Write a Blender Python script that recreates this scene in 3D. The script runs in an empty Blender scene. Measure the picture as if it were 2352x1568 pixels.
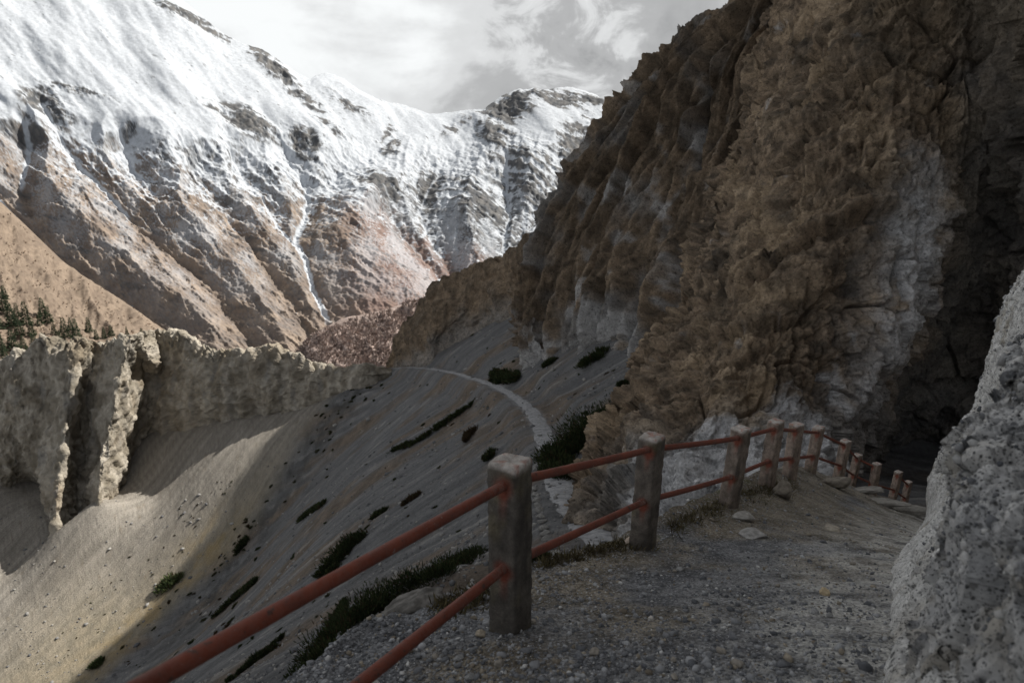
import bpy, math, random
import numpy as np
from math import radians as R
random.seed(7)
rng = np.random.default_rng(7)
scene = bpy.context.scene
COL = scene.collection

# ------------------------------------------------------------------ camera
PITCH = R(14.0)
F = 1568.0                       # focal length in the pixels of a 2352 wide frame
CP, SP = math.cos(PITCH), math.sin(PITCH)
cam_d = bpy.data.cameras.new('camera')
cam = bpy.data.objects.new('camera', cam_d)
COL.objects.link(cam)
cam.location = (0, 0, 0)
cam.rotation_euler = (R(90) - PITCH, 0, 0)
cam_d.sensor_width = 36.0
cam_d.lens = 24.0
cam_d.clip_start = 0.05
cam_d.clip_end = 20000
cam_d.dof.use_dof = True
cam_d.dof.focus_distance = 9.0
cam_d.dof.aperture_fstop = 2.8
scene.camera = cam

# ------------------------------------------------------------------ sun
SUN_AZ, SUN_EL = R(57.0), R(45.0)        # azimuth clockwise from +Y (the view), elevation
S = np.array([math.sin(SUN_AZ) * math.cos(SUN_EL), math.cos(SUN_AZ) * math.cos(SUN_EL), math.sin(SUN_EL)])
sun_d = bpy.data.lights.new('sun', 'SUN')
sun_d.energy = 5.0
sun_d.angle = R(0.42)
sun_d.color = (1.0, 0.945, 0.86)
sun = bpy.data.objects.new('sun', sun_d)
COL.objects.link(sun)
sun.location = (60, 50, 80)
from mathutils import Vector
sun.rotation_euler = Vector(S).to_track_quat('Z', 'Y').to_euler()

# ------------------------------------------------------------------ sky
world = bpy.data.worlds.new('World')
scene.world = world
world.use_nodes = True
wt = world.node_tree
wt.nodes.clear()

def wn(kind, **kw):
    n = wt.nodes.new(kind)
    for k, v in kw.items():
        setattr(n, k, v)
    return n

def wmath(op, a, b=None, clamp=False):
    n = wn('ShaderNodeMath', operation=op, use_clamp=clamp)
    for i, v in enumerate((a, b)):
        if v is None:
            continue
        if isinstance(v, (int, float)):
            n.inputs[i].default_value = v
        else:
            wt.links.new(v, n.inputs[i])
    return n.outputs[0]

def wramp(v, stops):
    n = wn('ShaderNodeValToRGB')
    cr = n.color_ramp
    cr.interpolation = 'EASE'
    while len(cr.elements) < len(stops):
        cr.elements.new(0.5)
    for e, (p, c) in zip(cr.elements, stops):
        e.position = p
        e.color = (*c, 1) if len(c) == 3 else c
    wt.links.new(v, n.inputs[0])
    return n.outputs[0]

def view_dir(px, py):
    x, y = (px - 1176) / F, -(py - 784) / F
    v = np.array([x, CP + y * SP, -SP + y * CP])
    return v / np.linalg.norm(v)

tc = wn('ShaderNodeTexCoord')
gen = tc.outputs['Generated']
sky = wn('ShaderNodeTexSky', sky_type='NISHITA', sun_disc=False, sun_elevation=SUN_EL, sun_rotation=SUN_AZ)
sky.altitude = 4000
bg_sky = wn('ShaderNodeBackground')
bg_sky.inputs['Strength'].default_value = 0.06
wt.links.new(sky.outputs[0], bg_sky.inputs['Color'])

def cloud_noise(scale, detail, rough, loc, zs=1.6, dist=0.4):
    mp = wn('ShaderNodeMapping')
    mp.inputs['Location'].default_value = loc
    mp.inputs['Scale'].default_value = (1, 1, zs)
    wt.links.new(gen, mp.inputs[0])
    n = wn('ShaderNodeTexNoise')
    n.inputs['Scale'].default_value = scale
    n.inputs['Detail'].default_value = detail
    n.inputs['Roughness'].default_value = rough
    n.inputs['Distortion'].default_value = dist
    wt.links.new(mp.outputs[0], n.inputs['Vector'])
    return n.outputs[0]

def warped():
    out = gen
    for sc, amt in ((3.5, 0.22), (11.0, 0.10), (34.0, 0.035)):
        n = wn('ShaderNodeTexNoise')
        n.inputs['Scale'].default_value = sc
        n.inputs['Detail'].default_value = 5
        n.inputs['Roughness'].default_value = 0.6
        wt.links.new(gen, n.inputs['Vector'])
        s_ = wn('ShaderNodeVectorMath', operation='SUBTRACT')
        wt.links.new(n.outputs['Color'], s_.inputs[0])
        s_.inputs[1].default_value = (0.5, 0.5, 0.5)
        k_ = wn('ShaderNodeVectorMath', operation='SCALE')
        wt.links.new(s_.outputs[0], k_.inputs[0])
        k_.inputs['Scale'].default_value = amt
        a_ = wn('ShaderNodeVectorMath', operation='ADD')
        wt.links.new(out, a_.inputs[0])
        wt.links.new(k_.outputs[0], a_.inputs[1])
        out = a_.outputs[0]
    nn = wn('ShaderNodeVectorMath', operation='NORMALIZE')
    wt.links.new(out, nn.inputs[0])
    return nn.outputs[0]

gen_w = warped()

def near_dir(px, py, ang0, ang1):
    """1 within ang0 degrees of a direction, 0 beyond ang1"""
    d = wn('ShaderNodeVectorMath', operation='DOT_PRODUCT')
    wt.links.new(gen_w, d.inputs[0])
    d.inputs[1].default_value = view_dir(px, py)
    m = wn('ShaderNodeMapRange', interpolation_type='SMOOTHSTEP')
    wt.links.new(d.outputs['Value'], m.inputs[0])
    m.inputs[1].default_value = math.cos(R(ang1))
    m.inputs[2].default_value = math.cos(R(ang0))
    return m.outputs[0]

big = cloud_noise(1.7, 6, 0.55, (0.4, 1.3, 0.2))
fine = cloud_noise(6.5, 9, 0.56, (2.4, 0.3, 1.2), zs=2.1, dist=0.3)
v = wmath('ADD', wmath('MULTIPLY', wmath('SUBTRACT', big, 0.5), 1.0), 0.30)
v = wmath('ADD', v, wmath('MULTIPLY', wmath('SUBTRACT', fine, 0.5), 1.1))
v = wmath('ADD', v, wmath('MULTIPLY', near_dir(600, 60, 3, 25), 0.66))      # the bright bank over the valley
puffs = cloud_noise(11.0, 10, 0.6, (0.7, 2.3, 3.1), zs=1.5, dist=0.5)
v = wmath('ADD', v, wmath('MULTIPLY', near_dir(1300, 60, 1, 9), wmath('MULTIPLY', wmath('SUBTRACT', puffs, 0.36), 2.4)))    # the white puff
v = wmath('SUBTRACT', v, wmath('MULTIPLY', near_dir(1270, 150, 3, 15), 0.19))   # its grey underside
cloud = wramp(v, [(0.0, (0.33, 0.335, 0.34)), (0.35, (0.43, 0.435, 0.44)), (0.62, (0.66, 0.67, 0.675)), (1.0, (0.88, 0.90, 0.905))])
bg_cl = wn('ShaderNodeBackground')
wt.links.new(cloud, bg_cl.inputs['Color'])
CLOUD_STRENGTH = bg_cl.inputs['Strength']
CLOUD_STRENGTH.default_value = 0.72
cover = wramp(wmath('ADD', big, wmath('MULTIPLY', near_dir(1000, 100, 12, 40), 0.5)), [(0.36, (0.55,) * 3), (0.55, (1, 1, 1))])
mix = wn('ShaderNodeMixShader')
wt.links.new(cover, mix.inputs[0])
wt.links.new(bg_sky.outputs[0], mix.inputs[1])
wt.links.new(bg_cl.outputs[0], mix.inputs[2])
wo = wn('ShaderNodeOutputWorld')
wt.links.new(mix.outputs[0], wo.inputs['Surface'])

scene.view_settings.view_transform = 'Standard'
scene.view_settings.look = 'None'
scene.view_settings.exposure = 0.60
scene.view_settings.gamma = 1.0
scene.view_settings.use_curve_mapping = False

# ------------------------------------------------------------------ numpy helpers
GRAD = rng.normal(size=(256, 3)).astype(np.float32)
GRAD /= np.linalg.norm(GRAD, axis=1, keepdims=True)

def _h(ix, iy, iz, seed):
    h = (ix * np.uint32(374761393)) ^ (iy * np.uint32(668265263)) ^ (iz * np.uint32(2147483647)) ^ np.uint32((seed * 2654435761 + 97531) & 0xffffffff)
    h = (h ^ (h >> np.uint32(13))) * np.uint32(1274126177)
    h = (h ^ (h >> np.uint32(16))) * np.uint32(2246822519)
    return h ^ (h >> np.uint32(15))

def perlin(p, seed=0):
    p = np.asarray(p, np.float32)
    f = np.floor(p)
    i = f.astype(np.int64).astype(np.uint32)
    t = p - f
    w = t * t * t * (t * (t * 6 - 15) + 10)
    acc = 0
    for dx in (0, 1):
        wx = w[..., 0] if dx else 1 - w[..., 0]
        for dy in (0, 1):
            wy = w[..., 1] if dy else 1 - w[..., 1]
            for dz in (0, 1):
                wz = w[..., 2] if dz else 1 - w[..., 2]
                g = GRAD[_h(i[..., 0] + np.uint32(dx), i[..., 1] + np.uint32(dy), i[..., 2] + np.uint32(dz), seed) & np.uint32(255)]
                dot = g[..., 0] * (t[..., 0] - dx) + g[..., 1] * (t[..., 1] - dy) + g[..., 2] * (t[..., 2] - dz)
                acc = acc + wx * wy * wz * dot
    return acc * 1.55

def fbm(p, octs=4, seed=0, gain=0.5, lac=2.03):
    a, s, tot = 1.0, 0.0, 0.0
    q = np.asarray(p, np.float32)
    for o in range(octs):
        s = s + a * perlin(q, seed + o * 17)
        tot += a
        a *= gain
        q = q * lac + 3.7
    return s / tot

def ridged(p, octs=4, seed=0, gain=0.5, lac=2.03):
    """1 on crests, near 0 in the hollows"""
    a, s, tot, prev = 1.0, 0.0, 0.0, 1.0
    q = np.asarray(p, np.float32)
    for o in range(octs):
        n = 1 - np.abs(perlin(q, seed + o * 13)) * 1.6
        n = np.clip(n, 0, 1) ** 2
        s = s + a * n * prev
        prev = np.clip(n * 1.3, 0.25, 1)
        tot += a
        a *= gain
        q = q * lac + 1.9
    return s / tot

def worley(p, seed=0, jitter=0.95):
    p = np.asarray(p, np.float32)
    f = np.floor(p)
    i = f.astype(np.int64)
    f1 = np.full(p.shape[:-1], 9.0, np.float32)
    f2 = f1.copy()
    cid = np.zeros(p.shape[:-1], np.float32)
    for dx in (-1, 0, 1):
        for dy in (-1, 0, 1):
            for dz in (-1, 0, 1):
                c = i + np.array([dx, dy, dz])
                cu = c.astype(np.uint32)
                h = _h(cu[..., 0], cu[..., 1], cu[..., 2], seed)
                o = np.stack([(h & np.uint32(1023)), ((h >> np.uint32(10)) & np.uint32(1023)), ((h >> np.uint32(20)) & np.uint32(1023))], -1).astype(np.float32) / 1023
                q = c + 0.5 + (o - 0.5) * jitter - p
                d = np.sqrt((q * q).sum(-1))
                closer = d < f1
                f2 = np.where(closer, f1, np.minimum(f2, d))
                cid = np.where(closer, (h >> np.uint32(3) & np.uint32(4095)).astype(np.float32) / 4095, cid)
                f1 = np.where(closer, d, f1)
    return f1, f2, cid

def facets(p, seed=0, slope=0.5):
    """broken rock: every cell of a random division is a plane tilted its own way"""
    p = np.asarray(p, np.float32)
    i = np.floor(p).astype(np.int64)
    f1 = np.full(p.shape[:-1], 9.0, np.float32)
    out = np.zeros(p.shape[:-1], np.float32)
    for dx in (-1, 0, 1):
        for dy in (-1, 0, 1):
            for dz in (-1, 0, 1):
                c = i + np.array([dx, dy, dz])
                cu = c.astype(np.uint32)
                h = _h(cu[..., 0], cu[..., 1], cu[..., 2], seed)
                o = np.stack([(h & np.uint32(1023)), ((h >> np.uint32(10)) & np.uint32(1023)), ((h >> np.uint32(20)) & np.uint32(1023))], -1).astype(np.float32) / 1023
                q = p - (c + 0.5 + (o - 0.5) * 0.95)
                d = (q * q).sum(-1)
                g = GRAD[(h >> np.uint32(5)) & np.uint32(255)]
                v_ = (q * g).sum(-1) * slope + (o[..., 0] - 0.5) * slope * 0.5
                m = d < f1
                out = np.where(m, v_, out)
                f1 = np.where(m, d, f1)
    return out

def billow(p, octs=3, seed=0, gain=0.5, lac=2.03):
    """rounded ribs parted by sharp grooves (0 in the grooves)"""
    a, s, tot = 1.0, 0.0, 0.0
    q = np.asarray(p, np.float32)
    for o in range(octs):
        s = s + a * np.abs(perlin(q, seed + o * 11)) * 1.7
        tot += a
        a *= gain
        q = q * lac + 2.3
    return np.clip(s / tot, 0, 1.3)

def sstep(a, b, x):
    t = np.clip((x - a) / (b - a), 0, 1)
    return t * t * (3 - 2 * t)

def lerp(a, b, t):
    return a + (b - a) * t

def mixc(c0, c1, t):
    t = np.asarray(t)[..., None]
    return np.asarray(c0) * (1 - t) + np.asarray(c1) * t

def P(px, py, d):
    """a point of the place: seen in the direction of pixel (px, py) of a 2352 wide frame, d metres ahead"""
    px, py, d = np.asarray(px, float), np.asarray(py, float), np.asarray(d, float)
    x = (px - 1176) / F * d
    y = -(py - 784) / F * d
    return np.stack([x, d * CP + y * SP, -d * SP + y * CP], -1)

def proj(w):
    w = np.asarray(w, float)
    d = w[..., 1] * CP - w[..., 2] * SP
    y = w[..., 1] * SP + w[..., 2] * CP
    return 1176 + w[..., 0] / d * F, 784 - y / d * F, d

def poly_dist(x, y, pts, vals=None):
    """distance of points to a polyline, the position along it (0..1) and interpolated values"""
    pts = np.asarray(pts, float)
    best = np.full(np.shape(x), 1e9)
    tt = np.zeros(np.shape(x))
    side = np.ones(np.shape(x))
    vv = None if vals is None else np.zeros(np.shape(x))
    n = len(pts) - 1
    for k in range(n):
        ax, ay = pts[k, :2]
        bx, by = pts[k + 1, :2]
        ux, uy = bx - ax, by - ay
        L2 = ux * ux + uy * uy + 1e-9
        t = np.clip(((x - ax) * ux + (y - ay) * uy) / L2, 0, 1)
        ex, ey = x - ax - t * ux, y - ay - t * uy
        d = np.sqrt(ex * ex + ey * ey)
        m = d < best
        best = np.where(m, d, best)
        tt = np.where(m, (k + t) / n, tt)
        side = np.where(m, np.sign(ux * ey - uy * ex), side)
        if vals is not None:
            vv = np.where(m, vals[k] * (1 - t) + vals[k + 1] * t, vv)
    return best, tt, side, vv

class TPS:
    def __init__(self, pts, smooth=0.0):
        pts = np.asarray(pts, float)
        self.s = 60.0
        self.xy = pts[:, :2] / self.s
        n = len(pts)
        A = np.zeros((n + 3, n + 3))
        A[:n, :n] = self.k(self.xy[:, None] - self.xy[None]) + np.eye(n) * smooth
        A[:n, n] = 1
        A[:n, n + 1:] = self.xy
        A[n:, :n] = A[:n, n:].T
        b = np.zeros(n + 3)
        b[:n] = pts[:, 2]
        self.w = np.linalg.solve(A, b)

    @staticmethod
    def k(d):
        r2 = (d * d).sum(-1)
        return 0.5 * r2 * np.log(r2 + 1e-12)

    def __call__(self, x, y):
        q = np.stack([x, y], -1) / self.s
        out = self.w[-3] + q @ self.w[-2:]
        for i, c in enumerate(self.xy):
            out = out + self.w[i] * self.k(q - c)
        return out

def spline_axis(C, n, axis):
    """Catmull-Rom resampling of control points along one axis"""
    C = np.moveaxis(np.asarray(C, float), axis, 0)
    m = C.shape[0]
    E = np.concatenate([2 * C[:1] - C[1:2], C, 2 * C[-1:] - C[-2:-1]])
    t = np.linspace(0, m - 1, n)
    i = np.minimum(t.astype(int), m - 2)
    f = (t - i).reshape((-1,) + (1,) * (C.ndim - 1))
    p0, p1, p2, p3 = E[i], E[i + 1], E[i + 2], E[i + 3]
    o = 0.5 * (2 * p1 + (p2 - p0) * f + (2 * p0 - 5 * p1 + 4 * p2 - p3) * f ** 2 + (3 * p1 - p0 - 3 * p2 + p3) * f ** 3)
    return np.moveaxis(o, 0, axis)

def sheet(ctrl, nr, nc):
    return spline_axis(spline_axis(ctrl, nr, 0), nc, 1)

def grid_normals(V, to=(0, 0, 0)):
    du = np.gradient(V, axis=1)
    dv = np.gradient(V, axis=0)
    n = np.cross(du, dv)
    n /= np.linalg.norm(n, axis=-1, keepdims=True) + 1e-12
    c = (n * (np.asarray(to) - V)).sum(-1).mean()
    return n if c > 0 else -n

def tag(o, label=None, cat=None, group=None, kind=None):
    if label:
        o['label'] = label
    if cat:
        o['category'] = cat
    if group:
        o['group'] = group
    if kind:
        o['kind'] = kind
    return o

def mesh_from(name, verts, loops, starts, totals, mat, smooth=True, attrs=None, vec=None, flt=None):
    verts = np.asarray(verts, np.float32).reshape(-1, 3)
    me = bpy.data.meshes.new(name)
    me.vertices.add(len(verts))
    me.vertices.foreach_set('co', verts.ravel())
    loops = np.asarray(loops, np.int32).ravel()
    me.loops.add(len(loops))
    me.loops.foreach_set('vertex_index', loops)
    me.polygons.add(len(starts))
    me.polygons.foreach_set('loop_start', np.asarray(starts, np.int32))
    me.update(calc_edges=True)
    if smooth:
        me.polygons.foreach_set('use_smooth', np.ones(len(starts), bool))
    if attrs is not None:
        a = me.color_attributes.new('col', 'FLOAT_COLOR', 'POINT')
        c = np.ones((len(verts), 4), np.float32)
        c[:, :3] = np.asarray(attrs).reshape(-1, 3)
        a.data.foreach_set('color', c.ravel())
    for k, v_ in (vec or {}).items():
        a = me.attributes.new(k, 'FLOAT_VECTOR', 'POINT')
        a.data.foreach_set('vector', np.asarray(v_, np.float32).ravel())
    for k, v_ in (flt or {}).items():
        a = me.attributes.new(k, 'FLOAT', 'POINT')
        a.data.foreach_set('value', np.asarray(v_, np.float32).ravel())
    if mat:
        me.materials.append(mat)
    return me

def link(name, me, parent=None):
    o = bpy.data.objects.new(name, me)
    COL.objects.link(o)
    if parent:
        o.parent = parent
    return o

def grid_obj(name, V, mat, attrs=None, parent=None, vec=None, flt=None, keep=None, smooth=True):
    nr, nc = V.shape[:2]
    idx = np.arange(nr * nc).reshape(nr, nc)
    q = np.stack([idx[:-1, :-1], idx[:-1, 1:], idx[1:, 1:], idx[1:, :-1]], -1).reshape(-1, 4)
    if keep is not None:
        q = q[keep[:-1, :-1].ravel()]
    me = mesh_from(name, V, q, np.arange(len(q)) * 4, None, mat, smooth, attrs, vec, flt)
    return link(name, me, parent)

def tri_obj(name, verts, faces, mat, smooth=False, attrs=None, parent=None):
    faces = np.asarray(faces)
    k = faces.shape[1]
    me = mesh_from(name, verts, faces, np.arange(len(faces)) * k, None, mat, smooth, attrs)
    return link(name, me, parent)

ICO = None
def ico():
    global ICO
    if ICO is None:
        g = (1 + 5 ** 0.5) / 2
        v = np.array([(-1, g, 0), (1, g, 0), (-1, -g, 0), (1, -g, 0), (0, -1, g), (0, 1, g), (0, -1, -g), (0, 1, -g), (g, 0, -1), (g, 0, 1), (-g, 0, -1), (-g, 0, 1)], float)
        v /= np.linalg.norm(v[0])
        f = np.array([(0, 11, 5), (0, 5, 1), (0, 1, 7), (0, 7, 10), (0, 10, 11), (1, 5, 9), (5, 11, 4), (11, 10, 2), (10, 7, 6), (7, 1, 8), (3, 9, 4), (3, 4, 2), (3, 2, 6), (3, 6, 8), (3, 8, 9), (4, 9, 5), (2, 4, 11), (6, 2, 10), (8, 6, 7), (9, 8, 1)])
        ICO = (v, f)
    return ICO

# ------------------------------------------------------------------ materials
class Mat:
    def __init__(self, name, rough=0.9, spec=0.25):
        self.m = bpy.data.materials.new(name)
        self.m.use_nodes = True
        self.t = self.m.node_tree
        self.b = self.t.nodes['Principled BSDF']
        self.b.inputs['Roughness'].default_value = rough
        self.b.inputs['Specular IOR Level'].default_value = spec
        self.obj = self.t.nodes.new('ShaderNodeTexCoord').outputs['Object']
        self.height = None

    def n(self, kind, **kw):
        n = self.t.nodes.new(kind)
        for k, v_ in kw.items():
            setattr(n, k, v_)
        return n

    def put(self, v_, sock):
        if hasattr(v_, 'is_output'):
            self.t.links.new(v_, sock)
        else:
            sock.default_value = v_

    def noise(self, scale, detail=4, rough=0.6, vec=None, dist=0.0, stretch=None):
        vec = vec or self.obj
        if stretch:
            mp = self.n('ShaderNodeMapping')
            mp.inputs['Scale'].default_value = stretch
            self.t.links.new(vec, mp.inputs[0])
            vec = mp.outputs[0]
        n = self.n('ShaderNodeTexNoise')
        n.inputs['Scale'].default_value = scale
        n.inputs['Detail'].default_value = detail
        n.inputs['Roughness'].default_value = rough
        n.inputs['Distortion'].default_value = dist
        self.t.links.new(vec, n.inputs['Vector'])
        return n.outputs[0]

    def voronoi(self, scale, feature='F1', vec=None, out='Distance', rand=1.0):
        n = self.n('ShaderNodeTexVoronoi', feature=feature)
        n.inputs['Scale'].default_value = scale
        n.inputs['Randomness'].default_value = rand
        self.t.links.new(vec or self.obj, n.inputs['Vector'])
        return n.outputs[out]

    def attr(self, name, out='Color'):
        return self.n('ShaderNodeAttribute', attribute_name=name).outputs[out]

    def math(self, op, a, b=0.0, clamp=False):
        n = self.n('ShaderNodeMath', operation=op, use_clamp=clamp)
        self.put(a, n.inputs[0])
        self.put(b, n.inputs[1])
        return n.outputs[0]

    def rng(self, v_, a, b, c=0.0, d=1.0, smooth=True):
        n = self.n('ShaderNodeMapRange', interpolation_type='SMOOTHSTEP' if smooth else 'LINEAR')
        self.put(v_, n.inputs[0])
        for i, x in enumerate((a, b, c, d)):
            n.inputs[i + 1].default_value = x
        return n.outputs[0]

    def mix(self, a, b, f, mode='MIX'):
        n = self.n('ShaderNodeMix', data_type='RGBA', blend_type=mode)
        self.put(f, n.inputs[0])
        for v_, i in ((a, 6), (b, 7)):
            if isinstance(v_, tuple):
                v_ = (*v_, 1.0)[:4]
            self.put(v_, n.inputs[i])
        return n.outputs[2]

    def scale(self, c, v_):
        n = self.n('ShaderNodeVectorMath', operation='SCALE')
        self.t.links.new(c, n.inputs[0])
        self.put(v_, n.inputs['Scale'])
        return n.outputs[0]

    def color(self, c):
        self.put(c, self.b.inputs['Base Color'])

    def bump(self, h, dist, strength=1.0):
        n = self.n('ShaderNodeBump')
        n.inputs['Strength'].default_value = strength
        n.inputs['Distance'].default_value = dist
        self.t.links.new(h, n.inputs['Height'])
        if self.height:
            self.t.links.new(self.height, n.inputs['Normal'])
        self.height = n.outputs[0]
        self.t.links.new(self.height, self.b.inputs['Normal'])

def attr_mat(name, scale, contrast=0.35, bump=0.1, rough=0.92, detail=8, spec=0.2, nrough=0.65):
    """colour kept in the mesh, broken up by fine noise, with a fine relief"""
    M = Mat(name, rough, spec)
    f = M.noise(scale, detail, nrough)
    M.color(M.scale(M.attr('col'), M.rng(f, 0.25, 0.75, 1 - contrast, 1 + contrast, False)))
    if bump:
        M.bump(f, bump)
    return M

# ================================================================== SNOW MOUNTAINS
def interp(x, pts, k=1):
    pts = np.asarray(pts, float)
    return np.interp(x, pts[:, 0], pts[:, k])

SNOW = np.array([0.46, 0.49, 0.53])
SKYLINE = [(-260, -420), (0, -230), (200, -110), (410, -6), (470, 43), (510, 76), (560, 102), (600, 112), (640, 138), (680, 166), (712, 184), (728, 172), (745, 167),
           (770, 173), (795, 184), (812, 198), (840, 216), (890, 235), (930, 241), (985, 261), (1040, 258), (1075, 252), (1110, 251), (1130, 236), (1155, 219), (1190, 205), (1225, 203), (1250, 206),
           (1275, 202), (1310, 200), (1360, 214), (1390, 230), (1412, 246), (1470, 285), (1560, 330), (1700, 360)]

def smooth1(v, k):
    w = np.hanning(2 * k + 1)
    w /= w.sum()
    return np.convolve(np.pad(v, k, mode='edge'), w, 'valid')

def build_mountain():
    NC, NR = 760, 500
    px = np.linspace(-230, 1640, NC)
    sky0 = interp(px, SKYLINE)
    jag = 5 * fbm(np.stack([px / 26, px * 0, px * 0], -1), 4, 5) * sstep(600, 760, px) + 2.5 * fbm(np.stack([px / 9, px * 0 + 4, px * 0], -1), 3, 6)
    t = np.linspace(0, 1, NR)
    ybot = interp(px, [(-230, 880), (500, 880), (900, 860), (1640, 800)])
    py = sky0[None] + (ybot - sky0)[None] * t[:, None] + jag[None] * sstep(0.12, 0.0, t)[:, None]
    PX = np.broadcast_to(px[None], py.shape)
    sky_s = smooth1(sky0, 60)
    dt = smooth1(interp(px, [(-230, 2150), (100, 2260), (410, 2380), (715, 2520), (890, 2620), (985, 2700), (1110, 2780), (1310, 2850), (1640, 2850)]), 40)
    db = smooth1(interp(px, [(-230, 1400), (100, 1430), (400, 1480), (700, 1560), (1000, 1660), (1300, 1660), (1640, 1650)]), 40)
    tt_s = (py - sky_s[None]) / (ybot - sky_s)[None]
    inv = np.maximum((1 - tt_s) / dt[None] + tt_s / db[None], 1 / 4500)
    d = 1 / inv
    q = np.stack([PX / 100, py / 100, PX * 0], -1)
    wx = 26 * fbm(q * 1.3, 4, 21) + 6 * fbm(q * 5, 3, 22)
    wy = 26 * fbm(q * 1.3 + 9, 4, 23) + 6 * fbm(q * 5 + 4, 3, 24)
    X, Y = PX + wx * 0.45, py + wy * 0.45
    # --- gullies: (polyline, carve width, snow width, snow strength)
    gul = [
        ([(-60, 380), (0, 452), (60, 512), (120, 572), (185, 622), (300, 700), (420, 790)], 46, 9, 1.0, 0.66),
        ([(95, 240), (150, 330), (180, 372), (240, 420), (290, 482), (330, 522), (440, 605), (500, 660), (580, 790)], 62, 11, 1.0, 0.52),
        ([(270, 300), (310, 380), (345, 415)], 30, 12, 1.0, 1.0),
        ([(600, 250), (650, 312), (662, 342), (690, 392), (710, 432), (704, 482), (686, 520), (680, 546), (708, 592), (720, 642), (742, 694), (766, 738)], 66, 15, 1.0, 1.0),
        ([(520, 330), (562, 392), (602, 442), (640, 492), (680, 546)], 46, 8, 1.0, 1.0),
        ([(925, 300), (862, 342), (820, 364), (780, 390), (762, 402)], 40, 14, 1.0, 1.0),
        ([(1165, 330), (1160, 430), (1168, 480), (1156, 540), (1150, 585), (1140, 640)], 52, 7, 0.9, 0.9),
        ([(1090, 300), (1010, 390), (968, 460), (985, 510), (1020, 580), (1060, 650)], 60, 5, 0.7, 0.6),
        ([(62, 285), (55, 345), (40, 400), (60, 470)], 40, 16, 1.0, 0.75),
        ([(415, 350), (470, 400), (520, 470), (600, 580), (680, 690), (720, 760)], 52, 5, 0.45, 0.45),
        ([(1390, 290), (1310, 400), (1235, 480), (1160, 560)], 46, 6, 0.6, 0.7),
        ([(880, 430), (930, 520), (1000, 600), (1040, 660)], 44, 5, 0.4, 0.6),
    ]
    mpp = d / F
    carve = np.full(py.shape, 1e9)
    gsnow = np.zeros(py.shape)
    for pts, cw, sw, st, tmax in gul:
        dist, tt, side, _ = poly_dist(X, Y, pts)
        top = sstep(0, 0.18, tt)
        carve = np.minimum(carve, dist / 1.0 + (1 - top) * 50)
        w = sw * (0.75 + 0.5 * fbm(q * 9, 2, 31))
        gsnow = np.maximum(gsnow, st * (1 - sstep(w * 0.45, w * 0.75, dist)) * (1 - sstep(tmax * 0.93, tmax, tt)))
    dent = np.minimum(carve, 85) / 85
    V = P(PX, py, d)
    N = grid_normals(V)
    depth = (dent - 0.6) * 58 * (0.30 + 0.70 * sstep(0.10, 0.40, t))[:, None] * (d / 1900)
    # erosion relief, run down the fall line (down right on the left flank, straighter down further right)
    left = 1 - sstep(780, 1000, PX)
    def aniso(ang, wa, wl):
        al = PX * np.sin(ang) + py * np.cos(ang)
        ac = PX * np.cos(ang) - py * np.sin(ang)
        return np.stack([(ac + wx * 0.6) / wa, (al + wy * 0.6) / wl, PX * 0 + ang * 7], -1), ac, al
    pa, acr, along = aniso(0.84, 34, 150)
    pb, acr2, along2 = aniso(-0.25, 30, 90)
    e1 = lerp(ridged(pb, 4, 42, 0.6), ridged(pa, 4, 41, 0.6), left)
    e2 = fbm(q * 6.5, 4, 45, 0.6)
    strata = fbm(np.stack([PX / 120, (py - 0.36 * PX + wy * 0.5) / 11, PX * 0], -1), 4, 51, 0.6)
    rock_zone = sstep(330, 420, py + wy * 0.6) * (1 - 0.45 * sstep(560, 700, py + wy))
    rock_zone = np.maximum(rock_zone, sstep(1060, 1120, PX) * (1 - sstep(600, 700, py)))
    # outcrops in the snow: (x, y, rx, ry, angle, amount)
    outc = np.zeros(py.shape)
    for ox, oy, rx, ry, an, am in [(575, 290, 105, 30, 0.38, 1.0), (700, 330, 60, 28, 0.5, 0.9), (630, 165, 95, 22, 0.80, 1.0), (600, 120, 60, 16, 0.5, .9), (440, 45, 110, 20, 0.45, 0.8), (700, 230, 70, 18, 0.7, 0.7),
                                   (110, 250, 70, 40, 0.6, 0.8), (170, 215, 110, 16, 0.3, 0.5), (800, 245, 90, 18, 0.5, 0.45), (1165, 250, 75, 38, -0.35, 1.1), (1290, 230, 110, 24, 0.15, 0.9), (1370, 240, 60, 10, 0.25, 1.0),
                                   (1140, 320, 50, 40, 0.3, 0.8), (1330, 330, 70, 60, -0.9, 0.8), (990, 420, 34, 50, 0.2, 1.1), (900, 320, 30, 36, -0.6, 0.9), (1050, 285, 50, 20, -0.5, 0.6), (60, 310, 60, 22, 0.2, 0.9),
                                   (1220, 400, 120, 70, 0.5, 0.7), (870, 420, 80, 28, 0.45, 0.8), (60, 100, 40, 10, 0.5, 0.2), (350, 140, 30, 8, 0.5, 0.25), (1110, 470, 90, 60, 0.5, 0.8), (760, 300, 60, 14, 0.5, .6)]:
        ca, sa = math.cos(an), math.sin(an)
        u = ((X - ox) * ca + (Y - oy) * sa) / rx
        v_ = (-(X - ox) * sa + (Y - oy) * ca) / ry
        outc = np.maximum(outc, am * np.exp(-(u * u + v_ * v_) * 1.1))
    band = strata * 0.9 + 0.5 * fbm(q * 6, 3, 61)
    snow_soft = 1 - sstep(270, 400, py + wy)
    rocky = np.clip(1 - snow_soft + outc, 0, 1)
    roll = fbm(np.stack([(PX * 0.75 - py * 0.66) / 95, (PX * 0.66 + py * 0.75) / 260, PX * 0], -1), 4, 62, 0.45)
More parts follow.
